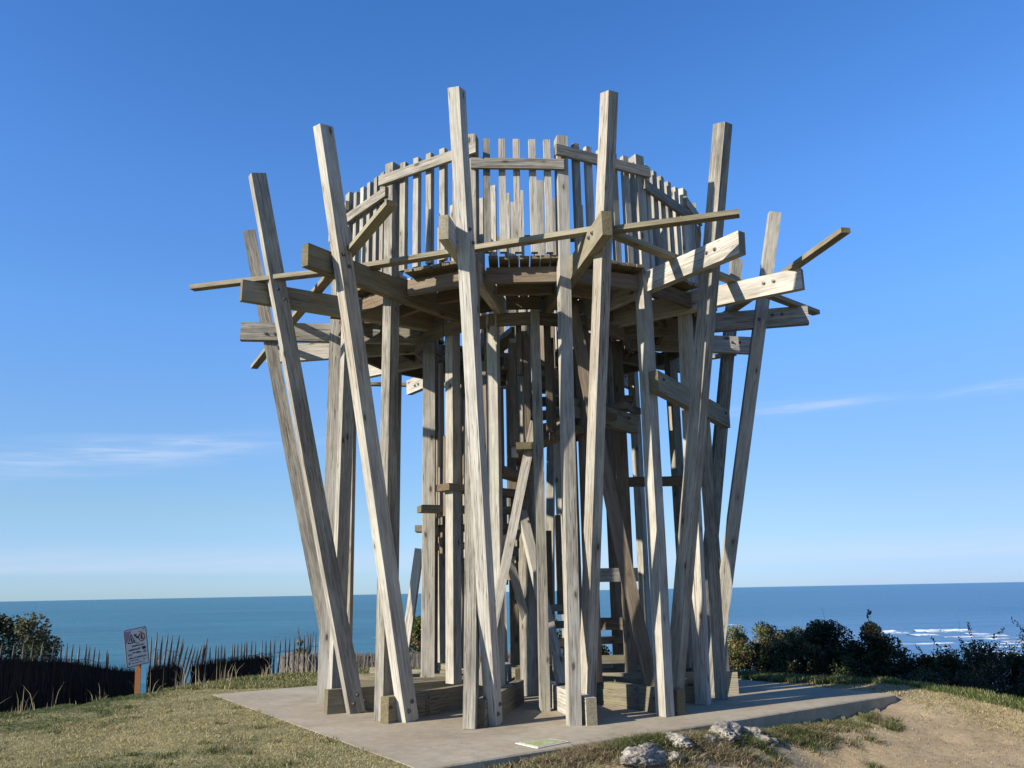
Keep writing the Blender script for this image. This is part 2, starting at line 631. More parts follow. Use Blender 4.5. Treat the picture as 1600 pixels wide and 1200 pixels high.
# ------------------------------------------------------------------ sea
SEA_Z = -25.
SEA, t_, b_ = material('sea water', .28)
o_ = t_.node('ShaderNodeTexCoord').outputs['Object']
s1 = t_.noise(t_.vmath('MULTIPLY', o_, (.35, 1, 1)), .018, 4, .6, .4)
s2 = t_.noise(t_.vmath('MULTIPLY', o_, (.5, 1, 1)), .12, 5, .65, .3)
s3 = t_.noise(t_.vmath('MULTIPLY', o_, (.7, 1, 1)), .7, 4, .65)
s4 = t_.noise(t_.vmath('MULTIPLY', o_, (.25, 1, 1)), .004, 4, .6)
cs = t_.math('ADD', t_.math('MULTIPLY', s1, .35), t_.math('ADD', t_.math('MULTIPLY', s2, .3), t_.math('MULTIPLY', s4, .4)))
c_ = t_.ramp(cs, [(.38, (.008, .060, .085)), (.53, (.016, .098, .122)), (.68, (.036, .145, .160))])
sxyz = t_.node('ShaderNodeSeparateXYZ')
t_.l.new(o_, sxyz.inputs[0])
shal = t_.math('MULTIPLY', t_.rng(sxyz.outputs[1], 950., 330.), t_.rng(t_.math('ADD', sxyz.outputs[0], t_.math('MULTIPLY', s4, 260.)), 60., 300.))
c_ = t_.mix(t_.math('MULTIPLY', shal, t_.math('ADD', t_.math('MULTIPLY', s2, .5), .45)), c_, (.165, .285, .42, 1))
t_.put(b_.inputs['Base Color'], c_)
c_ = t_.mix(t_.math('MULTIPLY', t_.rng(t_.math('DIVIDE', sxyz.outputs[0], t_.math('MAXIMUM', sxyz.outputs[1], 1.)), -.1, .5), .65), c_, (.040, .120, .230, 1))  # bluer towards the right: sky reflection painted into the water colour
t_.put(b_.inputs['Base Color'], c_)
b_.inputs['IOR'].default_value = 1.33
b_.inputs['Specular IOR Level'].default_value = .22
hh = t_.math('ADD', t_.math('MULTIPLY', s1, 3.0), t_.math('ADD', t_.math('MULTIPLY', s2, 1.0), t_.math('MULTIPLY', s3, .35)))
t_.put(b_.inputs['Normal'], t_.bump(hh, 1.0, 1.6))
# long low swells near the shore are real geometry; beyond it the sea is flat to the horizon
sxs = np.concatenate([np.linspace(-60000, -1500, 12), np.linspace(-1300, 1300, 131), np.linspace(1500, 60000, 12)])
sys_ = np.concatenate([np.linspace(-300, 60, 6), np.arange(70, 1500, 5.), np.linspace(1550, 4000, 40), np.geomspace(4300, 80000, 16)])
SX, SY = np.meshgrid(sxs, sys_)
PS = np.stack([SX.ravel(), SY.ravel()], 1)
ph = PS[:, 1] - .10 * PS[:, 0] + 40 * vnoise(PS, .004, 21, 2)
gate = vnoise(PS * np.array([1, 2.2]), .0035, 23, 2)
sw = .9 * np.maximum(np.sin(ph / 9.5), 0) ** 4 * sm(gate, .42, .75) * sm(PS[:, 1], 90, 200) * sm(PS[:, 1], 1400, 600)
ix = np.arange(len(sxs) * len(sys_)).reshape(len(sys_), len(sxs))
FS = np.stack([ix[:-1, :-1], ix[:-1, 1:], ix[1:, 1:], ix[1:, :-1]], -1).reshape(-1, 4)
sme = np_mesh('sea', np.column_stack([PS, SEA_Z + sw]), FS)
sme.polygons.foreach_set('use_smooth', [True] * len(sme.polygons))
tag(link('sea', sme, SEA), kind='structure')

FOAM, t_, b_ = material('sea foam', .8)
o_ = t_.node('ShaderNodeTexCoord').outputs['Object']
t_.put(b_.inputs['Base Color'], t_.ramp(t_.noise(o_, .5, 5, .7), [(.35, (.42, .50, .54)), (.6, (.74, .77, .79))]))
t_.put(b_.inputs['Alpha'], t_.rng(t_.noise(t_.vmath('MULTIPLY', o_, (.35, 1, 1)), .22, 5, .7), .36, .58))
bm = bmesh.new()


def foam(x0, x1, y0, slope, thick, hgt, seed):
    n = int((x1 - x0) / 2.2)
    prev = None
    for i in range(n + 1):
        x = x0 + (x1 - x0) * i / n
        e = math.sin(math.pi * i / n) ** .6
        q = mnoise.noise(Vector((x * .06, seed, 0)))
        tkn = max(0.02, thick * e * (.65 + 1.1 * mnoise.noise(Vector((x * .11, seed, 7))) + .5 * mnoise.noise(Vector((x * .5, seed, 9)))))
        y = y0 + slope * (x - x0) + q * 5
        h = hgt * e * (.6 + .6 * abs(mnoise.noise(Vector((x * .23, seed, 3)))))
        if mnoise.noise(Vector((x * .05, seed * 1.7, 11))) + .5 * mnoise.noise(Vector((x * .21, seed, 13))) < -.14:
            prev = None
            continue
        row = [bm.verts.new((x, y - tkn, SEA_Z + .06)), bm.verts.new((x, y, SEA_Z + .10 + h)), bm.verts.new((x, y + tkn * .4, SEA_Z + .06))]
        if prev:
            for k in range(2):
                bm.faces.new((prev[k], row[k], row[k + 1], prev[k + 1]))
        prev = row


for a in ((178, 268, 508, .06, 7, 1.3, 1), (205, 250, 425, .05, 5, .9, 2), (232, 320, 384, .07, 9, .8, 3), (262, 400, 436, .06, 6, .9, 4), (170, 330, 352, .02, 8, .5, 5),
          (180, 290, 322, .05, 10, .3, 6), (150, 260, 300, .05, 10, .3, 7), (290, 420, 372, .08, 8, .8, 8), (200, 330, 276, .03, 12, .3, 9), (330, 470, 520, .06, 6, 1.0, 10),
          (110, 160, 640, .02, 2, .5, 11), (250, 380, 330, .03, 9, .4, 14), (-90, -30, 560, .02, 1.5, .3, 15),
          (210, 300, 395, .04, 5, .6, 16), (175, 235, 376, .02, 6, .5, 17), (170, 262, 470, .05, 10, .7, 18), (190, 300, 450, .05, 9, .5, 19), (160, 250, 405, .04, 11, .4, 20), (185, 320, 345, .04, 13, .3, 21), (230, 360, 415, .06, 11, .5, 22), (150, 240, 335, .03, 12, .3, 23), (175, 255, 495, .05, 8, .8, 24), (280, 420, 480, .06, 10, .7, 25)):
    foam(*a)
me = bm_done(bm, 'surf')
tag(link('surf', me, FOAM), 'white surf breaking in lines near the shore', 'surf', kind='stuff')

# ------------------------------------------------------------------ the tower
AX = np.array([.17, 11.76])


def pol(a, r, z=0.):
    t = R(a)
    return Vector((AX[0] + r * math.sin(t), AX[1] - r * math.cos(t), z))


def rad(a):
    return Vector((math.sin(R(a)), -math.cos(R(a)), 0))


def tang(a):
    return Vector((math.cos(R(a)), math.sin(R(a)), 0))


tower = empty('lookout_tower', (AX[0], AX[1], 0))
tag(tower, 'tall round lookout tower of leaning grey timbers standing on the concrete slab', 'lookout tower')
NOM = [11.25 + 22.5 * i for i in range(16)]
NOM = [a if a <= 180 else a - 360 for a in NOM]

# bolt: shared mesh
bm = bmesh.new()
bmesh.ops.create_cone(bm, cap_ends=True, segments=12, radius1=.024, radius2=.024, depth=.006, matrix=Matrix.Translation((0, 0, .003)))
bmesh.ops.create_cone(bm, cap_ends=True, segments=6, radius1=.016, radius2=.014, depth=.016, matrix=Matrix.Translation((0, 0, .014)))
BOLT = bm_done(bm, 'bolt')
BOLT.materials.append(METAL)


def bolt(parent, s, wx, side, dy=0.):
    """bolt on the local x face of a timber, s metres along it"""
    q = Matrix.Translation((-side * (wx / 2 + .0005), dy, s)) @ Matrix.Rotation(R(-90) * side, 4, 'Y')
    return link('bolt', BOLT, None, parent, wm(parent) @ q)


# upright posts: foot on the slab, top above the rail
UP = {-56.25: (-2.10, 10.48, -2.05, 10.48), -33.75: (-1.43, 9.69, -1.41, 9.69), -11.25: (-.47, 9.05, -.41, 9.05), 11.25: (.55, 9.12, .62, 9.12),
      33.75: (1.54, 9.62, 1.56, 9.62), 56.25: (2.13, 10.54, 2.27, 10.54), 78.75: (2.44, 10.97, 2.50, 11.0), -78.75: (-2.42, 11.33, -2.40, 11.33), 146.25: (2.0, 13.9, 2.0, 13.9), 123.75: (2.45, 12.9, 2.45, 12.9), -123.75: (-1.86, 13.3, -1.84, 13.3)}
POST = {}
for a in NOM:
    if a in UP:
        x0, y0, x1, y1 = UP[a]
        p0, p1 = Vector((x0, y0, 0)), Vector((x1, y1, 6.42))
    else:
        p0 = pol(a, 2.6) - tang(a) * .12
        p1 = pol(a, 2.6, 6.42) - tang(a) * .05
    aa = a
    o = beam('post', p0, p1, .125, .15, rad(aa), tower, WOOD, 0, .007)
    POST[a] = (p0, p1)

# sills radiating over the slab
SILL = {-11.25: -11.5, 11.25: 11.6, -33.75: -34.2, 33.75: 36.5, -56.25: -57.7, 78.75: 84.0, -101.25: -100., -78.75: -79, 56.25: 60.}
RS = {33.75: 2.62, 78.75: 2.62, 56.25: 2.3, -101.25: 2.85, -78.75: 2.5}
for a in NOM:
    sa = SILL.get(a, a)
    Ro = RS.get(a, 2.76)
    o = beam('sill', pol(sa, Ro, .13), pol(sa, .75, .13), .11, .26, (0, 0, 1), tower, WOOD_MOSS if abs(a) > 30 or a == -11.25 else WOOD, 0, .008)
    for s in (.22, .34):
        bolt(o, s, .11, -1, .02)
        bolt(o, s + .1, .11, 1, -.02)
    if a in (-33.75, 33.75, 56.25):
        bm = bmesh.new()
        box_bm(bm, (-.058 if a < 0 else .058, 0, .62), (.006, .24, .075), None, .001)
        for q in range(4):
            box_bm(bm, (-.062 if a < 0 else .062, -.08 + .05 * q, .60 + .04 * (q % 2)), (.006, .012, .012))
        link('bracket', bm_done(bm, 'bracket'), METAL, o, wm(o))

# leaning posts: foot beside the sill, top well outside the rail
LEAN = {-56.25: ((-1.83, 10.34), (-3.01, 9.49, 6.22)), -33.75: ((-1.15, 9.61), (-2.01, 8.52, 6.28)), -11.25: ((-.25, 9.27), (-.51, 7.92, 6.32)),
        11.25: ((.71, 9.57), (1.06, 7.97, 6.28)), 33.75: ((1.71, 10.14), (2.36, 8.54, 6.22)), 78.75: ((2.42, 11.44), (3.65, 11.0, 6.28)),
        101.25: ((2.36, 11.96), (3.56, 12.75, 6.30)), -78.75: ((-2.21, 11.38), (-3.66, 11.32, 6.29)), -101.25: ((-2.2, 12.2), (-3.4, 12.5, 6.2))}
LSEC = {-56.25: (.115, .18, 0), -33.75: (.115, .19, -4), -11.25: (.125, .17, -10), 11.25: (.125, .14, 22), 33.75: (.13, .16, 6), 78.75: (.13, .16, 8)}
for a in NOM:
    if a in (56.25, -101.25, 123.75, -123.75, 146.25, -146.25):
        continue
    if a in LEAN:
        f0, t0 = LEAN[a]
        p0, p1 = Vector((*f0, 0)), Vector(t0)
    else:
        p0, p1 = pol(a, 2.35) + tang(a) * .12, pol(a, 3.7, 6.2) + tang(a) * .12
    sx_, sy_, tw = LSEC.get(a, (.12, .17, 0))
    o = beam('leaning_post', p0, p1, sx_, sy_, rad(a), tower, WOOD, tw, .007)
    ln = (p1 - p0).length
    for s, side in ((.12, 1), (.20, 1), (ln * .755, 1), (ln * .775, 1), (.15, -1), (ln * .76, -1)):
        bolt(o, s, sx_, side, .03 if s < .18 or s > ln * .77 else -.03)

# radial beams carrying the deck
BA = {-11.25: (-11.9, 3.95), 11.25: (11.5, 3.97), -33.75: (-35.9, 3.97), 33.75: (34.2, 4.02), -56.25: (-57., 3.97), 56.25: (56., 3.93), -78.75: (-82., 3.87), 78.75: (78.3, 3.86),
      -101.25: (-100., 3.86), 101.25: (101., 3.6)}
ZB = 4.92
for a in NOM:
    ba, ro = BA.get(a, (a, 3.55))
    o = beam('radial_beam', pol(ba, ro, ZB - .125), pol(ba, 1.25, ZB - .125), .10, .25, (0, 0, 1), tower, WOOD_MOSS if a in (-56.25, -33.75, 11.25) else WOOD, 0, .008)
    for s in (.33, .45):
        bolt(o, s, .10, -1, .03)
        bolt(o, s, .10, 1, -.03)

# joists between the radial beams
for a in NOM:
    c = a + 11.25
    for r0, z1, hgt, nm in ((2.50, 4.88, .18, 'rim_joist'), (1.95, 4.90, .15, 'joist'), (1.42, 4.90, .15, 'joist')):
        hw = r0 * math.tan(R(11.25)) - .06
        mid = pol(c, r0, z1 - hgt / 2)
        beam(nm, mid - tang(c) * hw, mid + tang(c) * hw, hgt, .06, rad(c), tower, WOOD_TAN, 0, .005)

# deck: boards run outward in each of the sixteen bays
bm = bmesh.new()
for k, a in enumerate(NOM):
    c = a + 11.25
    rot = Matrix((tang(c), rad(c), Vector((0, 0, 1)))).transposed()
    for j in range(-4, 5):
        off = j * .118
        r0 = max(1.33, (abs(off) + .05) / math.tan(R(11.25)))
        r1 = 2.66 + random.uniform(-.012, .012)
        if r1 - r0 < .1:
            continue
        p = pol(c, (r0 + r1) / 2, 4.945 + random.uniform(-.003, .003)) + tang(c) * off
        box_bm(bm, p, (.106, r1 - r0, .042), rot, .004)
for v in bm.verts:
    v.co -= Vector((AX[0], AX[1], 0))
link('deck', bm_done(bm, 'deck'), WOOD_MOSS, tower)

# balustrade: five balusters to a bay, rails set alternately high and low
for k, a in enumerate(NOM):
    n = NOM[(k + 1) % 16]
    q0, q1 = POST[a][1].copy(), POST[n][1].copy()
    q0.z = q1.z = 0
    t_dir = (q1 - q0).normalized()
    outv = Vector((t_dir.y, -t_dir.x, 0))
    if outv.dot((q0 + q1) / 2 - Vector((*AX, 0))) < 0:
        outv = -outv
    for j in range(5):
        s = (j + 1) / 6 + random.uniform(-.008, .008)
        p = q0.lerp(q1, s) + outv * .02
        beam('baluster', p + Vector((0, 0, 4.985)), p + Vector((0, 0, 6.38)), .076, .066, outv, tower, WOOD, random.uniform(-3, 3), .004)
    high = k % 2 == 0
    zc = 6.20 if high else 6.035
    ex = .13 if high else .015
    beam('handrail', q0 - t_dir * ex + outv * .095 + Vector((0, 0, zc)), q1 + t_dir * ex + outv * .095 + Vector((0, 0, zc)), .125, .045, outv, tower, WOOD, 0, .005)

# long boards laid across the beam ends, each shooting past its last beam
for p0, p1 in (((-3.86, 9.90), (-1.50, 9.30)), ((-1.70, 9.32), (.98, 8.37)), ((1.0, 8.43), (2.32, 8.05)), ((1.05, 8.47), (4.21, 11.36)), ((2.72, 12.4), (3.56, 8.52)),
               ((-4.22, 13.68), (-1.12, 7.66)), ((-3.2, 14.9), (.2, 15.5)), ((3.6, 13.4), (.3, 15.4))):
    beam('lattice_board', Vector((*p0, ZB + .03)), Vector((*p1, ZB + .03)), .11, .055, (0, 0, 1), tower, WOOD_MOSS, 0, .005)

# inner ring of posts round the stair
INNER = [(-82.9, 1.33, 0), (-60, 1.5, 0), (-43, 1.36, 0), (-16, 1.45, 0), (4.6, 1.55, 0), (31, 1.4, 0), (62, 1.5, 0), (87.3, 1.3, 0), (118, 1.4, 0), (150, 1.4, 0), (-172, 1.4, 0), (-140, 1.4, 0), (-108, 1.4, 0)]
for a, r_, _ in INNER:
    if a in (62, -60):
        continue
    z0 = 0.0 if a == 4.6 else .26
    big = .165 if a in (-82.9, 87.3) else .135
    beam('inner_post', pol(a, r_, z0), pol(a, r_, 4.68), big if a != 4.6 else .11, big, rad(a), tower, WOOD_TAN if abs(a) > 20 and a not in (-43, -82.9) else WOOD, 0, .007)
ring = sorted(INNER)
for (a, r_, _), (b, s_, _) in zip(ring, ring[1:] + ring[:1]):
    p, q = pol(a, 1.5, 4.60), pol(b, 1.5, 4.60)
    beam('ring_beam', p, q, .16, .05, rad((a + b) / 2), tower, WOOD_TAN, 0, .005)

# central column: a round pole
bm = bmesh.new()
prev = None
for i in range(26):
    z = 5.1 * i / 25
    rr_ = .135 - .012 * i / 25
    row = []
    for k in range(24):
        th = 2 * math.pi * k / 24
        q = rr_ + .004 * mnoise.noise(Vector((math.cos(th) * 4, math.sin(th) * 4, z * .6)))
        row.append(bm.verts.new((q * math.cos(th), q * math.sin(th), z)))
    if prev:
        for k in range(24):
            bm.faces.new((prev[k], prev[(k + 1) % 24], row[(k + 1) % 24], row[k]))
    prev = row
bm.faces.new(prev)
link('central_column', bm_done(bm, 'column', True), WOOD, tower)

# winding stair and its guard boards
for k in range(22):
    th = -270 + 22.5 * k
    z = .42 + .215 * k
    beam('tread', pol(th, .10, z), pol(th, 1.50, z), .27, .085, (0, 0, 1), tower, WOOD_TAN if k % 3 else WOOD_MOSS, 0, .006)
    zt = [1.30, 1.12, 1.42, 1.22, 1.05][k % 5]
    if k >= 3:
        for j, dz in ((-1.35, 0), (0, .1), (1.35, -.12)):
            aa = th + j * 5.2
            zz = min(z + zt + dz, 6.5)
            if abs(((aa + 180) % 360) - 180) < 80 and k < 12:
                zz = z + zt * .9
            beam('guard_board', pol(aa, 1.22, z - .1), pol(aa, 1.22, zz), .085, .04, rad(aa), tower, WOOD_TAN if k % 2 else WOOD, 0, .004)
# guard round the stair opening on the deck, tops at uneven heights
for x_, zt, w_, a_ in ((-.36, 6.31, .07, 0), (-.21, 6.46, .095, 1), (-.02, 6.33, .075, 2), (.055, 6.2, .06, 3), (.16, 6.36, .065, 4), (.385, 6.49, .125, 5), (.56, 6.27, .08, 6), (.74, 6.38, .08, 7), (.93, 6.25, .09, 8),
                       (-.55, 6.22, .08, 9), (-.74, 6.33, .08, 10), (-.92, 6.1, .09, 11)):
    yy = 11.76 - math.sqrt(max(1.42 ** 2 - (x_ - .17) ** 2, .01))
    an = math.degrees(math.atan2(x_ - .17, 11.76 - yy))
    beam('guard_board', Vector((x_, yy, 4.9)), Vector((x_, yy, zt)), w_, .05 if w_ < .12 else .12, rad(an), tower, WOOD, 0, .004)
for x_, z0, z1, w_ in ((.01, 3.04, 4.35, .10), (.10, 3.93, 4.62, .065), (.185, 3.11, 4.45, .07), (.255, 3.93, 4.62, .05), (-.36, 2.3, 4.15, .09), (-.31, 4.0, 4.60, .06), (-.52, 2.6, 4.4, .085), (.46, 3.2, 4.62, .08), (-.80, 3.6, 4.62, .075), (-.95, 2.9, 4.3, .08)):
    yy = 11.76 - math.sqrt(1.22 ** 2 - (x_ - .17) ** 2)
    an = math.degrees(math.atan2(x_ - .17, 11.76 - yy))
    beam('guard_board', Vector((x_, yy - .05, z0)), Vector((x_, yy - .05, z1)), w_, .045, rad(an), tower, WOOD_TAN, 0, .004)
beam('stair_rail', Vector((-.75, 10.75, 5.85)), Vector((1.05, 10.7, 5.85)), .10, .05, (0, -1, 0), tower, WOOD_TAN)

# braces and cross pieces
for p0, p1, w_, d_, ref, mt in (
        ((1.52, 10.07, 0), (.75, 10.1, 4.68), .15, .11, (0, -1, 0), WOOD_TAN),
        ((-.41, 10.2, .28), (.27, 10.4, 3.32), .11, .05, (0, -1, 0), WOOD),
        ((.51, 10.3, .27), (.09, 11.3, 2.3), .12, .09, (.4, -1, 0), WOOD),
        ((-1.57, 12.3, .26), (-1.34, 12.3, 1.9), .12, .06, (-.3, -1, 0), WOOD),
        ((.30, 12.0, .26), (-.16, 11.2, 2.0), .11, .05, (0, -1, 0), WOOD)):
    beam('brace', p0, p1, w_, d_, ref, tower, mt, 0, .006)
for p0, p1, w_, d_, ref, mt in (
        ((1.60, 9.46, 3.57), (2.92, 11.6, 3.53), .10, .25, (0, 0, 1), WOOD_MOSS),
        ((.66, 10.42, 3.50), (1.62, 11.2, 3.40), .10, .24, (0, 0, 1), WOOD_MOSS),
        ((1.50, 12.85, 2.85), (2.95, 12.3, 2.79), .06, .14, (0, 0, 1), WOOD_TAN),
        ((1.45, 12.4, 3.95), (1.95, 13.0, 3.95), .05, .10, (0, 0, 1), WOOD_TAN),
        ((1.02, 11.2, 1.48), (1.55, 11.35, 1.48), .10, .17, (0, 0, 1), WOOD),
        ((.85, 12.3, .85), (1.45, 12.1, .85), .08, .16, (0, 0, 1), WOOD_TAN)):
    o = beam('cross_piece', p0, p1, w_, d_, ref, tower, mt, 0, .007)
    if d_ > .2:
        L = (Vector(p1) - Vector(p0)).length
        for s in (.16, L - .18):
            bolt(o, s, w_, -1, .05)
            bolt(o, s, w_, -1, -.05)
            bolt(o, s, w_, 1, .05)

# ------------------------------------------------------------------ marker plate lying on the slab
PLATE, t_, b_ = material('painted plate', .5)
o_ = t_.node('ShaderNodeTexCoord').outputs['Object']
t_.put(b_.inputs['Base Color'], t_.ramp(t_.noise(o_, 22, 5, .7), [(.40, (.27, .28, .12)), (.55, (.36, .37, .19)), (.7, (.48, .47, .34))]))
PLB, t_, b_ = material('pale plate border', .55)
o_ = t_.node('ShaderNodeTexCoord').outputs['Object']
t_.put(b_.inputs['Base Color'], t_.ramp(t_.noise(o_, 30, 4, .6), [(.4, (.46, .45, .36)), (.65, (.66, .65, .57))]))
pc = [Vector((-.03, 8.11, 0)), Vector((.28, 8.31, 0)), Vector((.45, 8.13, 0)), Vector((.16, 7.84, 0))]
cc = sum(pc, Vector()) / 4
root = empty('ground_plate', cc)
tag(root, 'small pale yellow green painted plate lying flat on the concrete slab', 'plate')


def flat(name, pts_, z0, z1, mat, parent):
    bm = bmesh.new()
    a = [bm.verts.new((p.x - cc.x, p.y - cc.y, z0)) for p in pts_]
    b = [bm.verts.new((p.x - cc.x, p.y - cc.y, z1)) for p in pts_]
    bm.faces.new(b)
    for i in range(len(a)):
        j = (i + 1) % len(a)
        bm.faces.new((a[i], a[j], b[j], b[i]))
    bmesh.ops.recalc_face_normals(bm, faces=bm.faces)
    return link(name, bm_done(bm, name), mat, parent)


flat('border', pc, .001, .008, PLB, root)
flat('painted_panel', [cc + (p - cc) * .84 for p in pc], .006, .011, PLATE, root)


# ------------------------------------------------------------------ fences
def poly_at(pts_, s):
    """point on a polyline at length s"""
    for a, b in zip(pts_[:-1], pts_[1:]):
        d = (Vector(b[:2]) - Vector(a[:2])).length
        if s <= d or b is pts_[-1]:
            f = min(max(s / d, 0), 1)
            return [a[i] + (b[i] - a[i]) * f for i in range(len(a))], (Vector(b[:2]) - Vector(a[:2])).normalized()
        s -= d


def poly_len(pts_):
    return sum((Vector(b[:2]) - Vector(a[:2])).length for a, b in zip(pts_[:-1], pts_[1:]))


def brush_fence(label, pts_, seed, dens=900, tones=((.012, .010, .009), (.05, .04, .033)), ragged=.035):
    """pts: x, y, z of the top; thickness of stacked heather twigs"""
    rs = np.random.default_rng(seed)
    L = poly_len(pts_)
    V, F, Ccol = [], [], []

    def quad(a, b, c, d, col):
        i = len(V)
        V.extend((a, b, c, d))
        F.append((i, i + 1, i + 2, i + 3))
        Ccol.extend((col,) * 4)
    # core
    st = 40
    for i in range(st):
        (x0, y0, z0), d0 = poly_at(pts_, L * i / st)
        (x1, y1, z1), d1 = poly_at(pts_, L * (i + 1) / st)
        n0 = Vector((d0.y, -d0.x)) * .035
        n1 = n0
        gz0, gz1 = ground_z([(x0, y0)])[0] - .35, ground_z([(x1, y1)])[0] - .35
        for s in (1, -1):
            quad((x0 + s * n0.x, y0 + s * n0.y, gz0), (x1 + s * n1.x, y1 + s * n1.y, gz1), (x1 + s * n1.x, y1 + s * n1.y, z1 - .02), (x0 + s * n0.x, y0 + s * n0.y, z0 - .02), tones[0])
        quad((x0 + n0.x, y0 + n0.y, z0 - .02), (x1 + n1.x, y1 + n1.y, z1 - .02), (x1 - n1.x, y1 - n1.y, z1 - .02), (x0 - n0.x, y0 - n0.y, z0 - .02), tones[0])
    for _ in range(int(L * dens)):
        s = rs.random() * L
        (x, y, z), d = poly_at(pts_, s)
        side = rs.choice((-1, 1))
        n = Vector((d.y, -d.x)) * side * (.038 + .03 * rs.random())
        gz = ground_z([(x, y)])[0] - .3 if rs.random() < .05 else z - .9
        ln = rs.uniform(.2, .55)
        zt = z + rs.normal(0, ragged) if rs.random() < .5 else z - rs.random() * .9
        zb = max(zt - ln, gz)
        w_ = rs.uniform(.004, .010)
        lx = rs.normal(0, .05)
        k = rs.random()
        col = tuple(tones[0][i] + (tones[1][i] - tones[0][i]) * k for i in range(3))
        dx, dy = d.x * w_, d.y * w_
        x += n.x
        y += n.y
        quad((x - dx, y - dy, zb), (x + dx, y + dy, zb), (x + dx * .4 + d.x * lx, y + dy * .4 + d.y * lx, zt), (x - dx * .4 + d.x * lx, y - dy * .4 + d.y * lx, zt), col)
    c0 = Vector(pts_[0])
    V_ = np.array(V) - np.array([c0.x, c0.y, c0.z])
    o = link('brush_fence', np_mesh('brush', V_, np.array(F), np.array(Ccol)), TWIG)
    o.location = c0
    tag(o, label, 'fence', 'heather brush fences along the cliff edge')


DARK = ((.010, .008, .007), (.045, .036, .03))  # heather tones with the shade of the unlit face put into the colour
PALEB = ((.10, .085, .07), (.27, .235, .195))  # same heather made lighter, sunlight put into the colour
brush_fence('long dark brush fence at the left, sagging towards the tilted sign', [(-10.06, 5.88, 0.62), (-7.85, 10.40, 0.58), (-7.19, 12.43, 0.52), (-6.76, 13.56, 0.41), (-6.50, 14.58, 0.20), (-6.44, 15.2, .13)], 1, 1100, DARK)
brush_fence('short dark brush panel just right of the tilted sign', [(-5.56, 13.75, .27), (-5.36, 14.3, .26)], 2, 1500, DARK)
brush_fence('dark rising brush fence between the fallen pales and the lit brush', [(-5.22, 14.6, .24), (-4.85, 15.3, .26), (-4.42, 16.0, .27)], 3, 1300, DARK)
brush_fence('sunlit grey brush fence running behind the left tower legs', [(-4.36, 16.75, .22), (-3.4, 16.6, .22), (-1.9, 16.9, .18), (1.2, 17.2, .12)], 4, 1500, PALEB)

PALE, t_, b_ = material('split chestnut', .85)
oi = t_.node('ShaderNodeObjectInfo')
o_ = t_.vmath('ADD', t_.node('ShaderNodeTexCoord').outputs['Object'], oi.outputs['Location'])
f_ = t_.math('ADD', t_.noise(t_.vmath('MULTIPLY', o_, (1, 1, .06)), 70, 4, .6), t_.math('MULTIPLY', t_.math('SUBTRACT', oi.outputs['Random'], .5), .2))
t_.put(b_.inputs['Base Color'], t_.ramp(f_, [(.35, (.045, .042, .040)), (.55, (.105, .098, .09)), (.72, (.21, .195, .175))]))  # darkened for backlit pales; their shade is in the colour
PALES = []
for v in range(4):
    bm = bmesh.new()
    prev = None
    for i, (z, r_) in enumerate(((0, .016), (.25, .017), (.55, .015), (.86, .013), (.94, .008), (1.0, .002))):
        row = []
        cx, cy = .008 * math.sin(v * 2 + z * 3), .006 * math.cos(v + z * 4)
        for k in range(5):
            th = 2 * math.pi * k / 5 + v
            row.append(bm.verts.new((cx + r_ * 1.15 * math.cos(th), cy + r_ * .75 * math.sin(th), z)))
        if prev:
            for k in range(5):
                bm.faces.new((prev[k], prev[(k + 1) % 5], row[(k + 1) % 5], row[k]))
        prev = row
    bm.faces.new(prev)
    me = bm_done(bm, 'pale')
    me.materials.append(PALE)
    PALES.append(me)
WIRE, t_, b_ = material('rusty wire', .6)
b_.inputs['Base Color'].default_value = (.10, .075, .06, 1)
b_.inputs['Metallic'].default_value = .6


def paling(label, pales, wires=(.35, .75)):
    """pales: x, y, z of the tip, height, lean along the fence and across it"""
    x0, y0 = pales[0][0], pales[0][1]
    root = empty('paling_fence', (x0, y0, pales[0][2] - pales[0][3]))
    tag(root, label, 'fence', 'split chestnut paling fences on the cliff edge')
    tips = []
    for i, (x, y, z, h, lx, ly) in enumerate(pales):
        tip = Vector((x, y, z))
        base = Vector((x - lx, y - ly, z - h))
        mt, L = frame(base, tip, (.6, -.8, 0))
        mt = mt @ Matrix.Diagonal((1, 1, L, 1))
        link('pale', PALES[i % 4], None, root, mt)
        tips.append((base, tip))
    for f in wires:
        bm = bmesh.new()
        for (b0, t0), (b1, t1) in zip(tips[:-1], tips[1:]):
            p, q = b0.lerp(t0, f), b1.lerp(t1, f)
            mt, L = frame(p, q, (0, 0, 1))
            bmesh.ops.create_cone(bm, segments=4, radius1=.004, radius2=.004, depth=L, matrix=Matrix.Translation(-root.location) @ mt @ Matrix.Translation((0, 0, L / 2)))
        link('wire', bm_done(bm, 'wire'), WIRE, root)


def pix(x, y, Y):
    """a plain table of where each pale stands: bearing, height and distance measured from the viewpoint on the lawn"""
    d = fwd + r2 * ((x - 800) / 1350) - u2 * ((y - 600) / 1350)
    return Vector((0, 0, 1.3)) + d * (Y / d.y)


def row_of(spec):
    out = []
    for x, y, Y, h, lean in spec:
        p = pix(x, y, Y)
        out.append((p.x, p.y, p.z, h, lean, random.uniform(-.03, .03)))
    return out


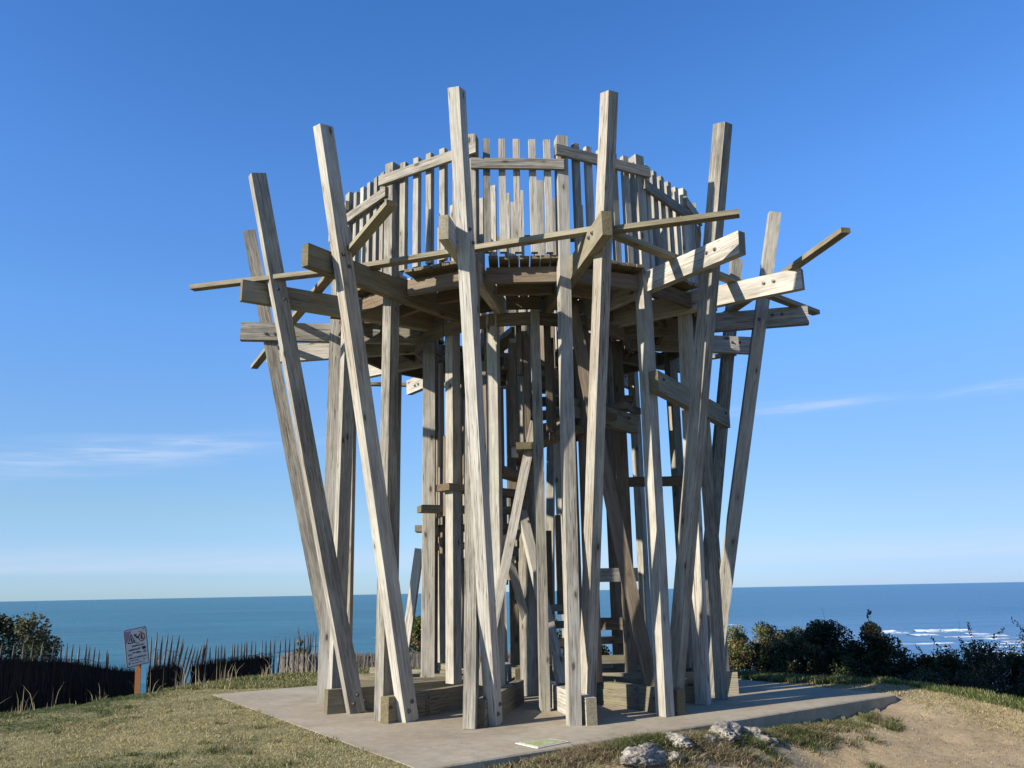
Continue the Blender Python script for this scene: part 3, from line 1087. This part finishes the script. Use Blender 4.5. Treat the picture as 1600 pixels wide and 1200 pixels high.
PALE_LEFT = [(4, 1003, 12.99, 1.0, .0), (22, 1004, 13.22, 1.0, .01), (38, 1003, 13.33, 1.0, -.01), (52, 1002, 13.56, 1., .0), (68, 1002, 13.67, 1., .02), (84, 1005, 13.79, 1.0, .02),
             (97, 1002, 13.90, 1.0, .01), (106, 1005, 14.01, 1.0, .01), (115, 1006, 14.12, .95, .02), (124, 1007, 14.24, .95, .02), (136, 1005, 14.35, .95, .03), (141, 1008, 14.46, .9, .02),
             (149, 1010, 14.58, .9, .03), (155, 1013, 14.69, .9, .01), (168, 1015, 14.80, .85, .02), (170, 1020, 14.92, .85, -.01)]
paling('chestnut paling fence at far left, its pales poking above the dark brush', row_of(PALE_LEFT))
PALE_MID = [(237, 995, 13.9, .95, -.02), (245, 987, 14.0, 1.0, .0), (254, 992, 14.0, 1.0, .02), (246, 1016, 14.0, .7, .0), (250, 1018, 14.1, .7, -.02), (262, 989, 14.1, 1.0, .06), (270, 992, 14.2, 1., .08), (281, 992, 14.3, 1., .12),
            (287, 996, 14.3, 1.0, .14), (265, 1012, 14.2, .8, .04), (272, 1014, 14.2, .8, .05), (288, 1003, 14.4, .9, .16)]
paling('clump of crooked crowded pales directly right of the tilted sign', row_of(PALE_MID))
PALE_FALL = [(294, 1008, 14.5, .85, .14), (301, 1005, 14.6, .9, .20), (306, 1011, 14.6, .95, .24), (310, 1013, 14.7, .8, .14), (316, 1007, 14.7, .8, .12), (324, 996, 14.8, .9, .14), (320, 1005, 14.8, .85, .10), (324, 1008, 14.8, .8, .08)]
paling('broken stretch of pales slumping sideways over the gap in the brush', row_of(PALE_FALL))
xs_ = [329, 337, 342, 347, 352, 363, 367, 372, 378, 382, 386, 394, 400, 409, 416, 423, 430, 438, 446, 453, 461, 469, 476, 482, 486, 493, 501, 508, 516, 524]
PALE_R = [(x, 1009 - (x - 329) * .115 + random.uniform(-2, 2), 15.0 + (x - 329) * .0105, .95, random.uniform(-.02, .03)) for x in xs_]
paling('even row of upright pales leading right to the tower legs', row_of(PALE_R))

# ------------------------------------------------------------------ warning sign
SW, t_, b_ = material('sign white', .5)
o_ = t_.node('ShaderNodeTexCoord').outputs['Object']
t_.put(b_.inputs['Base Color'], t_.ramp(t_.noise(o_, 12, 5, .7), [(.3, (.46, .47, .50)), (.6, (.66, .67, .70))]))


def plain(name, c, rough=.6):
    mt, t, b = material(name, rough)
    o = t.node('ShaderNodeTexCoord').outputs['Object']
    t.put(b.inputs['Base Color'], t.ramp(t.noise(o, 40, 4, .6), [(.35, tuple(q * .75 for q in c)), (.65, tuple(min(q * 1.2, 1) for q in c))]))
    return mt


INK, RED, GRN, MAUVE, TEAL = plain('ink', (.03, .03, .05)), plain('faded red', (.22, .05, .06)), plain('dull green', (.02, .09, .07)), plain('faded mauve', (.30, .22, .36)), plain('faded teal', (.16, .30, .36))
OCHRE = plain('stained wood', (.30, .125, .045))
EDGE = plain('sign edge', (.10, .10, .12))
sroot = empty('warning_sign', (-5.52, 13.2, -.3))
tag(sroot, 'tilted white warning sign with pictograms on a stained wooden stake', 'sign')
tilt = Matrix.Rotation(R(-10), 4, 'Y')
yaw = Matrix.Rotation(R(42), 4, 'Z') @ Matrix.Scale(.88, 4)
SC = Matrix.Translation((-5.57, 13.17, .615)) @ yaw @ tilt       # panel centre; x right, z up, -y to the viewer
stake = beam('stake', Vector((-5.50, 13.24, -.75)), Vector((-5.56, 13.24, .55)), .075, .05, (.3, -1, 0), sroot, OCHRE, 0, .004)


def rounded(w_, h_, r_, n=5):
    pts_ = []
    for cx, cz, a0 in ((w_ / 2 - r_, h_ / 2 - r_, 0), (-w_ / 2 + r_, h_ / 2 - r_, 90), (-w_ / 2 + r_, -h_ / 2 + r_, 180), (w_ / 2 - r_, -h_ / 2 + r_, 270)):
        for i in range(n + 1):
            t = R(a0 + 90 * i / n)
            pts_.append((cx + r_ * math.cos(t), cz + r_ * math.sin(t)))
    return pts_


def prism(bm, pts_, y0, y1):
    a = [bm.verts.new((x, y0, z)) for x, z in pts_]
    b = [bm.verts.new((x, y1, z)) for x, z in pts_]
    bm.faces.new(a)
    bm.faces.new(list(reversed(b)))
    for i in range(len(a)):
        j = (i + 1) % len(a)
        bm.faces.new((a[i], a[j], b[j], b[i]))


bm = bmesh.new()
prism(bm, rounded(.36, .60, .025), -.008, .012)
bmesh.ops.recalc_face_normals(bm, faces=bm.faces)
panel = link('panel', bm_done(bm, 'panel'), SW, sroot, SC)
bm = bmesh.new()
outer, innr = rounded(.366, .606, .027), rounded(.342, .582, .02)
va = [[bm.verts.new((x, y, z)) for x, z in q] for q, y in ((outer, -.011), (innr, -.011), (outer, .014))]
for i in range(len(outer)):
    j = (i + 1) % len(outer)
    bm.faces.new((va[0][i], va[0][j], va[1][j], va[1][i]))
    bm.faces.new((va[2][i], va[2][j], va[0][j], va[0][i]))
bmesh.ops.recalc_face_normals(bm, faces=bm.faces)
link('frame', bm_done(bm, 'frame'), EDGE, panel, SC)


def marks(name, mat, shapes):
    bm = bmesh.new()
    for s in shapes:
        prism(bm, s, -.0125, -.007)
    bmesh.ops.recalc_face_normals(bm, faces=bm.faces)
    return link(name, bm_done(bm, name), mat, panel, SC)


def rect(x, z, w_, h_):
    return [(x - w_ / 2, z - h_ / 2), (x + w_ / 2, z - h_ / 2), (x + w_ / 2, z + h_ / 2), (x - w_ / 2, z + h_ / 2)]


def bar(x0, z0, x1, z1, w_):
    d = Vector((x1 - x0, z1 - z0)).normalized()
    n = Vector((-d.y, d.x)) * w_ / 2
    return [(x0 + n.x, z0 + n.y), (x1 + n.x, z1 + n.y), (x1 - n.x, z1 - n.y), (x0 - n.x, z0 - n.y)]


marks('triangle', INK, [bar(-.125, .075, -.07, .215, .012), bar(-.07, .215, -.015, .075, .012), bar(-.13, .078, -.01, .078, .012), bar(-.07, .10, -.07, .16, .018), bar(-.06, .09, -.03, .12, .012)])
marks('tint_block', MAUVE, [[(-.165, .275), (-.06, .275), (-.15, .08), (-.165, .08)]])
ringp = []
for i in range(20):
    t0, t1 = 2 * math.pi * i / 20, 2 * math.pi * (i + 1) / 20
    ringp.append([(.095 + .055 * math.cos(t0), .145 + .072 * math.sin(t0)), (.095 + .055 * math.cos(t1), .145 + .072 * math.sin(t1)), (.095 + .043 * math.cos(t1), .145 + .058 * math.sin(t1)), (.095 + .043 * math.cos(t0), .145 + .058 * math.sin(t0))])
marks('prohibition_ring', RED, ringp + [bar(.06, .19, .13, .10, .011)])
marks('swimmer', INK, [bar(.085, .12, .10, .175, .018), rect(.10, .185, .018, .018), bar(.085, .12, .105, .105, .012)])
marks('flag', GRN, [rect(-.005, .19, .04, .035), rect(.025, .155, .045, .03), bar(.03, .135, .05, .14, .02)])
wl = []
for zz, x0, x1, hh_ in ((.262, .12, .155, .016), (.235, .04, .10, .012), (.02, -.065, .125, .026), (-.035, -.115, .06, .03), (-.088, -.07, .075, .028), (-.165, -.135, .145, .024), (-.205, -.12, .02, .012), (-.25, -.10, .10, .010)):
    x = x0
    while x < x1:
        ww = random.uniform(.006, .012)
        wl.append(rect(x, zz + random.uniform(-.003, .003), ww, hh_ * random.uniform(.6, 1)))
        wl.append(rect(x + .006, zz + hh_ * random.choice((-.4, 0, .4)), .012, hh_ * .22))
        x += ww + random.uniform(.006, .012)
marks('lettering', INK, wl + [rect(-.137, -.245, .018, .035)])
marks('badge', INK, [rounded(.06, .05, .018) and [(x + .115, z - .035) for x, z in rounded(.062, .05, .02)]])
marks('small_badge', TEAL, [[(x + .125, z - .095) for x, z in rounded(.05, .042, .016)], rect(-.12, -.11, .06, .03), rect(.02, .06, .05, .02), [(x + .10, z - .215) for x, z in rounded(.03, .03, .012)]])

# ------------------------------------------------------------------ rocks
ROCK, t_, b_ = material('weathered limestone', .95)
o_ = t_.node('ShaderNodeTexCoord').outputs['Object']
r1 = t_.noise(o_, 9, 6, .7)
r3 = t_.noise(o_, 38, 4, .7)
c_ = t_.ramp(t_.math('ADD', t_.math('MULTIPLY', r1, .6), t_.math('MULTIPLY', r3, .4)), [(.36, (.06, .048, .033)), (.47, (.215, .19, .15)), (.61, (.42, .39, .33))])
t_.put(b_.inputs['Base Color'], c_)
t_.put(b_.inputs['Normal'], t_.bump(t_.math('ADD', r1, r3), .7, .03))


def rock(label, x, y, s, seed, sink=.42):
    bm = bmesh.new()
    bmesh.ops.create_icosphere(bm, subdivisions=5, radius=1)
    for v in bm.verts:
        p = v.co.copy()
        q = p + Vector((seed * 3.1, 0, 0))
        n = .42 * mnoise.noise(q * 1.3) + -.18 * abs(mnoise.noise(q * 2.9)) - .20 * abs(mnoise.noise(q * 6.5)) + .10 * mnoise.noise(q * 11) + .05 * mnoise.noise(q * 16)
        v.co = p * (1 + n)
        v.co.z = max(v.co.z, -.6)
        v.co.x *= s[0]
        v.co.y *= s[1]
        v.co.z *= s[2]
    o = link('rock', bm_done(bm, 'rock', True), ROCK)
    o.location = (x, y, float(ground_z([(x, y)])[0]) + s[2] * (1 - 2 * sink) * .6)
    o.rotation_euler = (0, 0, seed * 1.3)
    tag(o, label, 'rock', 'pale rocks along the front edge of the slab')


rock('broad pale knobbly rock at the foot of the slab edge, largest on the right', 1.98, 8.84, (.36, .17, .10), 1)
rock('jagged pale rock pressed against the slab edge behind the broad one', 2.22, 9.04, (.24, .13, .08), 2)
rock('rounded whitish rock at the bottom of the photo, left of the other large rocks', 1.02, 7.80, (.30, .15, .095), 3)
rock('small grey rock between the two large pale ones', 1.38, 8.26, (.24, .11, .065), 4)
rock('little pale stone tucked in dry grass beside the whitish rock', 1.30, 7.90, (.09, .07, .05), 5)
rock('tiny flat stone beside the leftmost corner of the bank', .62, 7.86, (.09, .06, .04), 6)
rock('crumbly low rock lying in front of the broad pale rock', 1.72, 8.52, (.13, .08, .05), 7)
rock('loose grey stone at the right end of the rocks by the hollow', 2.45, 8.95, (.09, .06, .05), 8)

# ------------------------------------------------------------------ grass
def blades(n, P, hmin, hmax, wid, cols, lean=.5, name='grass', seed=1, hf=None):
    rs = np.random.default_rng(seed)
    n = len(P)
    z = ground_z(P)
    h = rs.uniform(hmin, hmax, n)
    if hf is not None:
        h *= hf
    th = rs.uniform(0, 2 * np.pi, n)
    ph = rs.uniform(0, 2 * np.pi, n)
    ln = h * np.abs(rs.normal(0, lean, n))
    wx, wy = np.cos(th) * wid, np.sin(th) * wid
    base = np.column_stack([P, z - .006])
    tip = base + np.column_stack([np.cos(ph) * ln, np.sin(ph) * ln, h])
    mid = base + np.column_stack([np.cos(ph) * ln * .35, np.sin(ph) * ln * .35, h * .62])
    a = base + np.column_stack([-wx, -wy, np.zeros(n)])
    b = base + np.column_stack([wx, wy, np.zeros(n)])
    c = mid + np.column_stack([wx, wy, np.zeros(n)]) * .8
    d = mid + np.column_stack([-wx, -wy, np.zeros(n)]) * .8
    V = np.stack([a, b, c, d, tip], 1).reshape(-1, 3)
    i = np.arange(n)[:, None] * 5
    F = np.concatenate([i + np.array([[0, 1, 2]]), i + np.array([[0, 2, 3]]), i + np.array([[3, 2, 4]])])
    return V, F, np.repeat(cols, 5, 0)


def join(parts):
    Vs, Fs, Cs, o = [], [], [], 0
    for V, F, c in parts:
        Vs.append(V)
        Fs.append(F + o)
        Cs.append(c)
        o += len(V)
    return np.concatenate(Vs), np.concatenate(Fs), np.concatenate(Cs)


def mixcol(n, pal, wts, rs, jit=.25):
    k = rs.choice(len(pal), n, p=np.array(wts) / sum(wts))
    return np.array(pal)[k] * rs.uniform(1 - jit, 1 + jit, (n, 1))


STRAW = [(.385, .322, .155), (.30, .25, .113), (.235, .205, .08), (.46, .40, .23)]
GREENS = [(.060, .085, .022), (.095, .12, .035), (.045, .06, .018)]
SLABP = np.array([A_, B_, C_, D_])
rs = np.random.default_rng(11)
parts = []
# lawn at the left of the slab
P = rs.uniform((-8.2, 4.5), (1.0, 15.5), (900000, 2))
keep = ~inside(P, SLABP) & inside(P, RIM) & (((P - A_) @ nF < .1) | ((P - A_) @ uF < .2)) & (np.abs(P[:, 0]) < P[:, 1] * .66 + .3)
dens = np.clip((9.5 / P[:, 1]) ** 1.2, .3, 1) * (.35 + .9 * vnoise(P, 1.3, 31))
P = P[keep & (rs.random(len(P)) < dens * .70)]
g = vnoise(P, .7, 33) + .35 * sm(seg_dist(P, RIM), 1.6, .2) + .25 * (vnoise(P, 5, 35) - .5)
isg = rs.random(len(P)) < sm(g, .42, .74)
col = np.where(isg[:, None], mixcol(len(P), GREENS, (3, 3, 2), rs) * 1.15, mixcol(len(P), STRAW, (3, 3, 2, 1), rs))
parts.append(blades(0, P, .007, .026, .0026, col, 1.5, seed=41, hf=.5 + 1.1 * vnoise(P, 2.2, 36)))
tl = []
for k in range(240):
    c = np.array([rs.uniform(-6.5, .3), rs.uniform(5.5, 13.5)])
    tl.append(c + rs.normal(0, rs.uniform(.02, .09), (int(rs.integers(25, 90)), 2)))
P = np.concatenate(tl)
P = P[~inside(P, SLABP) & inside(P, RIM) & ((P - A_) @ nF < .1)]
isg = vnoise(P, 1.1, 51) + .3 * (rs.random(len(P)) - .5) > .5
col = np.where(isg[:, None], mixcol(len(P), GREENS, (3, 3, 2), rs), mixcol(len(P), STRAW, (2, 3, 3, 1), rs) * .9)
parts.append(blades(0, P, .015, .055, .003, col, .9, seed=47))
# grass along the back and right rims
P = rs.uniform((2.2, 8.5), (7.2, 15.2), (160000, 2))
dr = seg_dist(P, RIM)
keep = ~inside(P, SLABP) & (inside(P, RIM) | (dr < .6)) & (dr < .12 + .5 * vnoise(P, 1.5, 37) + .8 * sm(P[:, 1], 11.8, 13.))
P = P[keep]
P = P[rs.random(len(P)) < .9]
isg = rs.random(len(P)) < .85
col = np.where(isg[:, None], mixcol(len(P), GREENS, (3, 3, 2), rs) * 1.1, mixcol(len(P), STRAW, (3, 3, 2, 1), rs))
parts.append(blades(0, P, .03, .10, .004, col, .6, seed=42))
P = rs.uniform((-5.2, 13.2), (3.5, 17.2), (110000, 2))
keep = ~inside(P, SLABP) & (inside(P, RIM) | (seg_dist(P, RIM) < .8))
P = P[keep]
isg = rs.random(len(P)) < .6
col = np.where(isg[:, None], mixcol(len(P), GREENS, (3, 3, 2), rs) * 1.1, mixcol(len(P), STRAW, (3, 3, 2, 1), rs))
parts.append(blades(0, P, .02, .07, .004, col, .7, seed=43))
# thin dry turf over the bare ground at the right
P = rs.uniform((1.0, 6.5), (7.5, 12.5), (260000, 2))
sF, tF = (P - A_) @ nF, (P - A_) @ uF
keep = ((sF > .35) | ((tF > 6.75) & (sF > -2.5))) & inside(P, RIM) & (rs.random(len(P)) < .10 + .75 * sm(vnoise(P, .8, 38) + .12 * (P[:, 0] - 4.5) * .6 + .1 * (P[:, 1] - 9.5) * .5 + .3 * sm(tF, 6.2, 7.2), .50, .90))
P = P[keep]
col = mixcol(len(P), STRAW + [(.085, .095, .03)], (3, 3, 2, 1, 1.2), rs)
parts.append(blades(0, P, .008, .030, .0032, col, 1.2, seed=44))
# tufts on the bank along the slab edge
tuft = []
for k in range(300):
    t = rs.normal(2.9, 1.6)
    if not (.6 < t < 6.3):
        continue
    s = abs(rs.normal(.12, .28)) + .03
    c = A_ + uF * t + nF * s
    tuft.append(c + rs.normal(0, .05, (int(rs.integers(90, 240)), 2)))
P = np.concatenate(tuft)
P = P[((P - A_) @ nF > .015)]
isg = rs.random(len(P)) < .70 * sm(vnoise(P, 2.0, 39), .35, .65) + .10
col = np.where(isg[:, None], mixcol(len(P), GREENS, (3, 3, 2), rs), mixcol(len(P), [(.26, .20, .11), (.20, .15, .08), (.13, .10, .05), (.36, .30, .18)], (3, 3, 2, 1), rs))
parts.append(blades(0, P, .02, .075, .0032, col, 1.5, seed=45))
V, F, Cc = join(parts)
tag(link('grass', np_mesh('grass', V, F, Cc), GRASS), 'short dry grass on the lawn, bank and cliff rim', 'grass', kind='stuff')
# tall bleached stalks on the left rim
spots = []
for k in range(62):
    s = rs.random() ** .8
    i = 3 + s * 3.9
    j = int(i)
    c = RIM[j] + (RIM[j + 1] - RIM[j]) * (i - j) + rs.normal(0, .14, 2) + np.array([.30, 0])
    spots.append(c + rs.normal(0, .07, (int(rs.integers(1, 7)) if j < 5 else int(rs.integers(2, 8)), 2)))
P = np.concatenate(spots)
col = mixcol(len(P), [(.42, .36, .23), (.34, .28, .17), (.28, .24, .12)], (3, 3, 2), rs)
V, F, Cc = blades(0, P, .05, .40, .0034, col, .65, seed=46, hf=np.random.default_rng(5).random(len(P)) ** .7 + .25)
tag(link('tall_grass', np_mesh('tall_grass', V, F, Cc), GRASS), 'bleached tall grass stalks on the rim before the dark brush fence', 'grass', kind='stuff')

# ------------------------------------------------------------------ shrubs
BARK = plain('bark', (.07, .055, .04), .9)


def shrub(name, label, x, y, top, rad_, pal, wts, n, leaf, seed, group, base=None, bare=0, blobs=16, cat='bush', spray=.7):
    rs = np.random.default_rng(seed)
    gz = float(ground_z([(x, y)])[0]) if base is None else base
    H = top - gz
    root = empty(name, (x, y, gz))
    tag(root, label, cat, group)
    # crown: leaves clustered about many uneven limb ends
    cen = []
    for _ in range(blobs):
        th, rr_ = rs.uniform(0, 2 * np.pi), np.sqrt(rs.random())
        zz = rs.uniform(.12, .92)
        lim = math.sqrt(max(0, 1 - max(0, (zz - .35) / .70) ** 2))
        cen.append((rr_ * rad_ * lim * math.cos(th), rr_ * rad_ * .8 * lim * math.sin(th), zz * H, rs.uniform(.16, .34) * min(rad_, H)))
    k = rs.integers(0, len(cen), n)
    ce = np.array(cen)[k]
    dirs = rs.normal(0, 1, (n, 3))
    dirs /= np.linalg.norm(dirs, axis=1)[:, None]
    r_ = rs.random(n) ** .45
    P = ce[:, :3] + dirs * (r_ * ce[:, 3])[:, None] * np.array([1.1, 1.1, .95])
    # a few sprays shooting past the outline
    ns = int(n * .05)
    sp_i = rs.integers(0, len(cen), 26)
    for q, ci in enumerate(sp_i):
        c0 = np.array(cen[ci][:3])
        d = rs.normal(0, 1, 3)
        d[2] = abs(d[2]) + .5
        d /= np.linalg.norm(d)
        m0 = ns // 26
        tt = rs.uniform(.2, 1.0, m0)[:, None]
        P[q * m0:(q + 1) * m0] = c0 + d * tt * rs.uniform(.14, .27) * H * spray + rs.normal(0, .018, (m0, 3))
    P[:, 2] = np.clip(P[:, 2], .0, H * 1.08)
    L = leaf * rs.uniform(.6, 1.3, n)
    ax_ = dirs * .6 + rs.normal(0, .6, (n, 3)) + np.array([0, 0, .25])
    ax_ /= np.linalg.norm(ax_, axis=1)[:, None]
    sd = np.cross(ax_, rs.normal(0, 1, (n, 3)))
    sd /= np.linalg.norm(sd, axis=1)[:, None]
    nn_ = np.cross(ax_, sd)
    a = P - ax_ * L[:, None] * .5
    b = P + sd * L[:, None] * .30 + nn_ * L[:, None] * .06
    c = P + ax_ * L[:, None] * .5
    d = P - sd * L[:, None] * .30 + nn_ * L[:, None] * .06
    V = np.stack([a, b, c, d], 1).reshape(-1, 3)
    F = (np.arange(n)[:, None] * 4 + np.arange(4)[None]).astype(np.int32)
    col = mixcol(n, pal, wts, rs, .35)
    # colour drifts between limbs: some clumps yellower or redder than others
    cl_t = rs.uniform(.65, 1.35, (len(cen), 1)) * np.array([1, 1, 1]) + rs.normal(0, .08, (len(cen), 3))
    col = np.clip(col * cl_t[k], .003, 1)
    link('foliage', np_mesh('foliage', V, F, np.repeat(col, 4, 0)), LEAF, root)
    bm = bmesh.new()
    for i in range(min(len(cen), 14) + bare):
        c0 = Vector(cen[i % len(cen)][:3])
        if i >= min(len(cen), 14):
            c0 = Vector((rs.normal(0, rad_ * .4), rs.normal(0, rad_ * .3), H * rs.uniform(.92, 1.12)))
        st = Vector((rs.normal(0, .05), rs.normal(0, .05), 0))
        midp = st.lerp(c0, .5) + Vector((rs.normal(0, .05), rs.normal(0, .05), .06))
        prev, w0 = st, (.022 if i < 14 else .007)
        for q in (midp, c0):
            mt, Lg = frame(prev, q, (.3, 1, .1))
            bmesh.ops.create_cone(bm, segments=5, radius1=w0, radius2=w0 * .5, depth=Lg, matrix=mt @ Matrix.Translation((0, 0, Lg / 2)))
            prev, w0 = q, w0 * .5
    link('stem', bm_done(bm, 'stem'), BARK, root)
    return root


DK = [(.024, .032, .012), (.042, .052, .018), (.019, .021, .013), (.080, .076, .027), (.10, .062, .03)]
MIXED = [(.065, .085, .022), (.13, .14, .04), (.21, .105, .045), (.18, .15, .065)]
G = 'bushes of the hedge on the slope at the right'
shrub('bush', 'sunlit bush with reddish and yellow leaves beside the right tower leg', 4.85, 18.9, .60, 1.05, MIXED, (3, 3, 1.8, 2), 34000, .05, 1, G, bare=1, blobs=60, spray=.35)
shrub('bush', 'green and rust bush second along the hedge, right of the reddest bush', 5.95, 19.4, .50, 1.05, MIXED, (4, 2, .8, 1), 32000, .05, 2, G, bare=1, blobs=55, spray=.4)
shrub('bush', 'dark bush with long bare arching shoots above its crown', 5.35, 16.2, .46, .85, DK, (3, 3, 2, 1.6, .35), 24000, .05, 3, G, bare=5, blobs=30)
shrub('bush', 'tallest dark bush of the hedge, peaking against the sea', 6.1, 16.6, .72, .95, DK, (3, 3, 2, 1.4, .35), 26000, .05, 4, G, bare=1, blobs=34)
shrub('bush', 'dark rounded bush sloping down right of the tallest one', 7.0, 17.0, .42, .95, DK, (3, 3, 2, 1, .35), 24000, .05, 5, G, blobs=22)
shrub('bush', 'low dark bush at the dip of the hedge below the breaking waves', 7.95, 17.5, .05, 1.0, DK, (3, 3, 2, .8, .35), 24000, .05, 6, G, bare=1, blobs=28)
shrub('bush', 'dark bush with upright sprigs standing before the surf', 9.0, 18.2, .14, 1.05, DK, (3, 3, 2, .6, .35), 24000, .054, 7, G, bare=2, blobs=28)
shrub('bush', 'big dark bush at the right edge of the hedge', 10.2, 18.7, .38, 1.2, DK, (3, 3, 2, .6, .35), 28000, .054, 8, G, blobs=26)
shrub('bush', 'dark bush half cut off by the right edge of the photo', 11.6, 19.2, .52, 1.3, DK, (3, 3, 2, .6, .35), 26000, .054, 9, G, blobs=24)
G2 = 'low bushes in front of the hedge at the right'
shrub('bush', 'low black green bush nearest the grass rim at the right', 7.9, 14.2, -.42, 1.0, DK, (3, 3, 3, .5, .35), 24000, .048, 10, G2, blobs=24)
shrub('bush', 'low dark bush at the lower right photo edge behind the rim', 8.8, 13.4, -.45, 1.0, DK, (3, 3, 3, .5, .35), 24000, .048, 11, G2, blobs=24)
shrub('bush', 'low dark bush below the yellowish patch in the hedge', 6.9, 15.2, -.15, 1.0, DK, (3, 3, 3, 1.2, .35), 24000, .048, 12, G2, blobs=24)
shrub('bush', 'low spreading dark bush between the rim and the hedge dip', 8.4, 15.9, -.25, 1.1, DK, (3, 3, 3, .6, .35), 24000, .05, 13, G2, blobs=24)
shrub('bush', 'low dark bush under the big one at the right edge', 10.1, 16.6, -.2, 1.2, DK, (3, 3, 3, .6, .35), 24000, .05, 14, G2, blobs=24)
G3 = 'bushes seen through the tower legs'
shrub('bush', 'leafy bush seen between the left inner posts of the tower', -1.55, 18.2, .98, 1.05, MIXED, (4, 3, 1, 1), 24000, .05, 15, G3, blobs=18)
shrub('bush', 'bush behind the middle of the tower below the stair', .25, 18.4, .85, .9, MIXED, (4, 2, .6, 1), 9000, .06, 16, G3, blobs=18)
shrub('bush', 'dark bush behind the right stair posts of the tower', 1.9, 17.6, .55, .7, DK, (3, 3, 2, 2, .35), 9000, .06, 17, G3, blobs=18)
for lb, x_, y_, tp, rd, sd_ in (('dark bush filling the hedge between the tallest bush and the one sloping down', 6.55, 17.1, .34, .9, 31), ('dark bush closing the hedge above the low bush at the dip', 7.5, 17.6, .16, .95, 32),
                                ('dark bush in the hedge between the dip and the upright sprigs', 8.5, 18.2, .06, 1.0, 33), ('dark bush in the hedge just left of the big one at the right edge', 9.6, 18.9, .20, 1.05, 34),
                                ('dark bush in the hedge just right of the big one at the right edge', 10.95, 19.5, .36, 1.15, 35), ('brownish dark bush joining the sunlit bushes to the bare shooted one', 5.2, 17.2, .22, .85, 36)):
    shrub('bush', lb, x_, y_, tp, rd, DK, (3, 3, 2, 1.2, .5), 22000, .05, sd_, G, blobs=30)
GREY = [(.050, .062, .026), (.085, .10, .045), (.13, .135, .07), (.17, .15, .075)]
shrub('shrub', 'grey green feathery shrub behind the pales at the far left', -8.75, 15.3, 1.06, .95, GREY, (3, 3, 2, 1), 17000, .06, 18, None, base=-.5, bare=3, blobs=44, cat='shrub')
shrub('shrub', 'small sprig shrub among the pales left of the tower legs', -4.05, 16.95, .62, .28, GREY, (3, 3, 1, 1), 900, .05, 19, None, bare=4, blobs=9, cat='shrub')
for o in bpy.data.objects:
    if '_mw' in o:
        del o['_mw']
